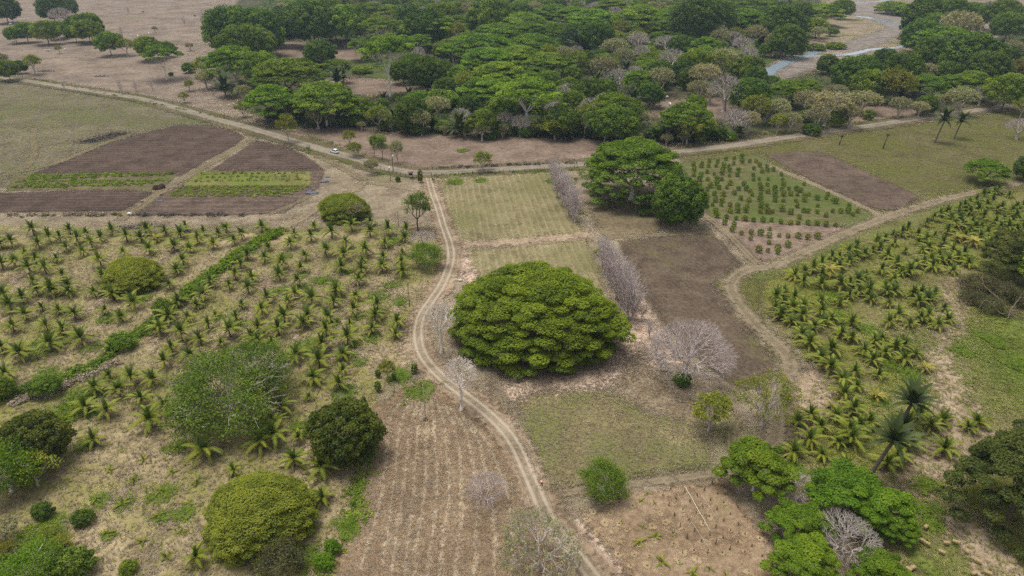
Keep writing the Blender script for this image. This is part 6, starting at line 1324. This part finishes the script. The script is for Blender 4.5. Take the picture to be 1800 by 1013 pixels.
# stumps in the far meadow
for (x, yb, yt, l) in ((1475, 255, 240, 'left one of two dead stumps in the meadow below the road'), (1552, 262, 238, 'right one of two dead stumps in the meadow below the road')):
    g, h = at_h(x, yb, yt); r_ = empty('dead_stump', (g.x, g.y, 0)); b = MB(); b.tube([(0, 0, -.2), (.3, 0, h * .6), (.6, 0, h)], [.3, .22, .12], 7); obj('trunk', b.mesh('trunk', M_BARK), r_)
    V, F, T = blob_leaves(r5, [((.6, 0, h), (.7, .7, .6), .4)], 60, .25); obj('crown', mk('crown', V, [F], [PAL['brown']], {'tint': T}), r_); tag(r_, l, 'stump')

# ================================================================== cattle
def cow_mesh():
    me = bpy.data.meshes.new('cow_sk'); J = []; E = []; Rr = []
    def add(p, r, par=None):
        J.append(p); Rr.append(r); 
        if par is not None: E.append((par, len(J) - 1))
        return len(J) - 1
    hip = add((-.7, 0, 1.15), .34); mid = add((-.1, 0, 1.05), .38, hip); sh = add((.55, 0, 1.15), .36, mid); nk = add((.95, 0, 1.2), .2, sh); hd = add((1.25, 0, 1.25), .16, nk); mz = add((1.6, 0, 1.08), .1, hd)
    hump = add((.5, 0, 1.5), .16, sh)
    for sy in (-1, 1):
        a = add((.6, sy * .22, .75), .13, sh); b = add((.6, sy * .22, .4), .08, a); add((.62, sy * .22, .02), .07, b)
        a = add((-.75, sy * .22, .8), .16, hip); b = add((-.85, sy * .22, .42), .08, a); add((-.78, sy * .22, .02), .07, b)
        add((1.2, sy * .28, 1.34), .05, hd)
    t = add((-1.05, 0, 1.1), .06, hip); add((-1.12, 0, .55), .04, t)
    me.from_pydata(J, E, []); o = bpy.data.objects.new('tmp_cow', me); C.objects.link(o)
    o.modifiers.new('s', 'SKIN'); o.modifiers.new('u', 'SUBSURF').levels = 1
    for i, v in enumerate(me.skin_vertices[0].data): v.radius = (Rr[i], Rr[i]); v.use_root = (i == 0)
    dg = bpy.context.evaluated_depsgraph_get(); m2 = bpy.data.meshes.new_from_object(o.evaluated_get(dg)); bpy.data.objects.remove(o); m2.name = 'cow_body'
    m2.materials.clear(); m2.materials.append(plain('white_hide', (0.72, 0.68, 0.62), 0.8, 0.1, 0.08)); return m2
COW = cow_mesh()
b = MB()
for sy in (-1, 1): b.tube([(1.22, sy * .1, 1.4), (1.2, sy * .24, 1.5), (1.25, sy * .28, 1.65)], [.035, .03, .012], 5)
HORN = b.mesh('horns', plain('horn', S(110, 100, 88)))
for (x, y) in Zm(0, 0, [(75, 175), (88, 160), (98, 145), (128, 160), (182, 130), (95, 298), (330, 362), (350, 360), (463, 353), (930, 255), (972, 260), (1048, 240), (1545, 85), (1560, 80), (1578, 78), (1460, 125)]) + Zm(900, 0, [(1045, 755), (1058, 760), (1110, 742), (1088, 692)]):
    g = G(x, y + .8); r_ = empty('white_cow', (g.x, g.y, 0.05), rs.uniform(0, 6.28), rs.uniform(.95, 1.2)); obj('body', COW, r_); obj('horns', HORN, r_)
    THINGS.append((r_, 'white cow grazing', 'cow', 'white cattle on the pastures', g.x, g.y))
for (x, y, l) in ((11, 65, 'dark small calf standing at the far left pasture'), (252, 22, 'dark cow far up the top left pasture'), (343, 29, 'dark animal near the tall thin sapling at the top left')):
    g = G(x, y + .8); r_ = empty('dark_cow', (g.x, g.y, .05), rs.uniform(0, 6), 1.0); m2 = bpy.data.meshes.get('dark_cow_body') or COW.copy(); m2.name = 'dark_cow_body'
    if m2.materials[0].name == 'white_hide': m2.materials[0] = plain('dark_hide', (0.05, 0.04, 0.035), .8, .1)
    obj('body', m2, r_); obj('horns', HORN, r_); tag(r_, l, 'cow', 'cattle')

# ================================================================== labels that single out: rank by nearness to a landmark
LM = [('the gate', (752, 308)), ('the white car', (588, 268)), ('the huge rain tree', (940, 600)), ('the feathery tree', (410, 720)), ('the far-left domed tree', (236, 500)), ('the yard domed tree', (606, 390)),
      ('the round trackside tree', (750, 465)), ('the brownish round tree', (612, 810)), ('the big near domed tree', (464, 960)), ('the left soil heap', (281, 335)), ('the dark debris pile', (232, 401)), ('the white stand', (228, 381)),
      ('the top of the ditch', (492, 408)), ('the middle of the ditch', (330, 520)), ('the lower end of the ditch', (20, 700)), ('the dark left-edge tree', (72, 800)), ('the stone ring', (73, 656)), ('the thin track pole', (720, 540)),
      ('the right track junction', (1335, 469)), ('the middle corozo palm', (1576, 758)), ('the pale-trunked corozo palm', (1525, 845)), ('the fallen dead tree', (1772, 556)), ('the upper dark right-edge tree', (1780, 490)), ('the lower dark right-edge tree', (1772, 930)),
      ('the lone meadow tree', (1727, 325)), ('the straw bales', (1660, 960)), ('the rail fence', (1425, 648)), ('the far track crossing', (1550, 386)), ('the flat-topped tree', (1340, 765)), ('the dark round tree', (1187, 400)), ('the spreading roadside tree', (1100, 345)),
      ('the large leafless tree', (1205, 690)), ('the two meadow palms', (1660, 250)), ('the road bend at left', (375, 209)), ('the river shallows', (1370, 115)), ('the upper river reach', (1560, 40)), ('the forest clearing', (550, 95)), ('the green glade', (690, 130)), ('the small cattle clearing', (1180, 190)),
      ('the left road end', (55, 144)), ('the top-left pasture corner', (60, 20)), ('the wood corner by the road', (480, 215)), ('the road at far right', (1740, 192)), ('the top edge of the wood', (900, 10)), ('the long laid pole', (1230, 900)), ('the bright corner tree', (1323, 880)), ('the farm track end', (1050, 1000)), ('the orchard lower corner', (1340, 460)), ('the small light corner tree', (1060, 880)), ('the top right pasture', (1720, 60)), ('the gravel bar', (1520, 75)), ('the middle of the wood', (1000, 110)), ('the upper left of the wood', (600, 40)), ('the right half of the wood', (1330, 60))]
LMW = [(n, G(*p)) for n, p in LM]
ORD = ['nearest', 'second nearest', 'third nearest', 'fourth nearest', 'fifth nearest', 'sixth nearest', 'seventh nearest', 'eighth nearest', 'ninth nearest', 'tenth nearest'] + ['%sth nearest' % k for k in range(11, 60)]
by = {}
for t in THINGS: by.setdefault(t[1], []).append(t)
for d_, L in by.items():
    XY = np.array([(t[4], t[5]) for t in L]); best = [(999, None)] * len(L)
    for (n_, g) in LMW:
        o_ = np.argsort(np.hypot(XY[:, 0] - g.x, XY[:, 1] - g.y))
        for rk, i_ in enumerate(o_):
            if rk < best[i_][0]: best[i_] = (rk, n_)
    for t, (rk, n_) in zip(L, best):
        tag(t[0], '%s, %s to %s' % (d_, ORD[min(rk, 58)], n_), t[2], t[3])

# ================================================================== haze: the air between here and the river
hz = NT('haze_air'); hv = hz.n.new('ShaderNodeVolumePrincipled')
hv.inputs['Color'].default_value = (0.62, 0.80, 1.0, 1); hv.inputs['Density'].default_value = 0.00011; hv.inputs['Anisotropy'].default_value = 0.1
hz.l.new(hv.outputs[0], hz.out.inputs['Volume'])
b = MB(); b.box((0, 3200, 40), (10200, 7800, 84)); ho = obj('haze', b.mesh('haze', hz.m)); tag(ho, 'thin bluish haze in the air over the fields', 'haze', kind='stuff')
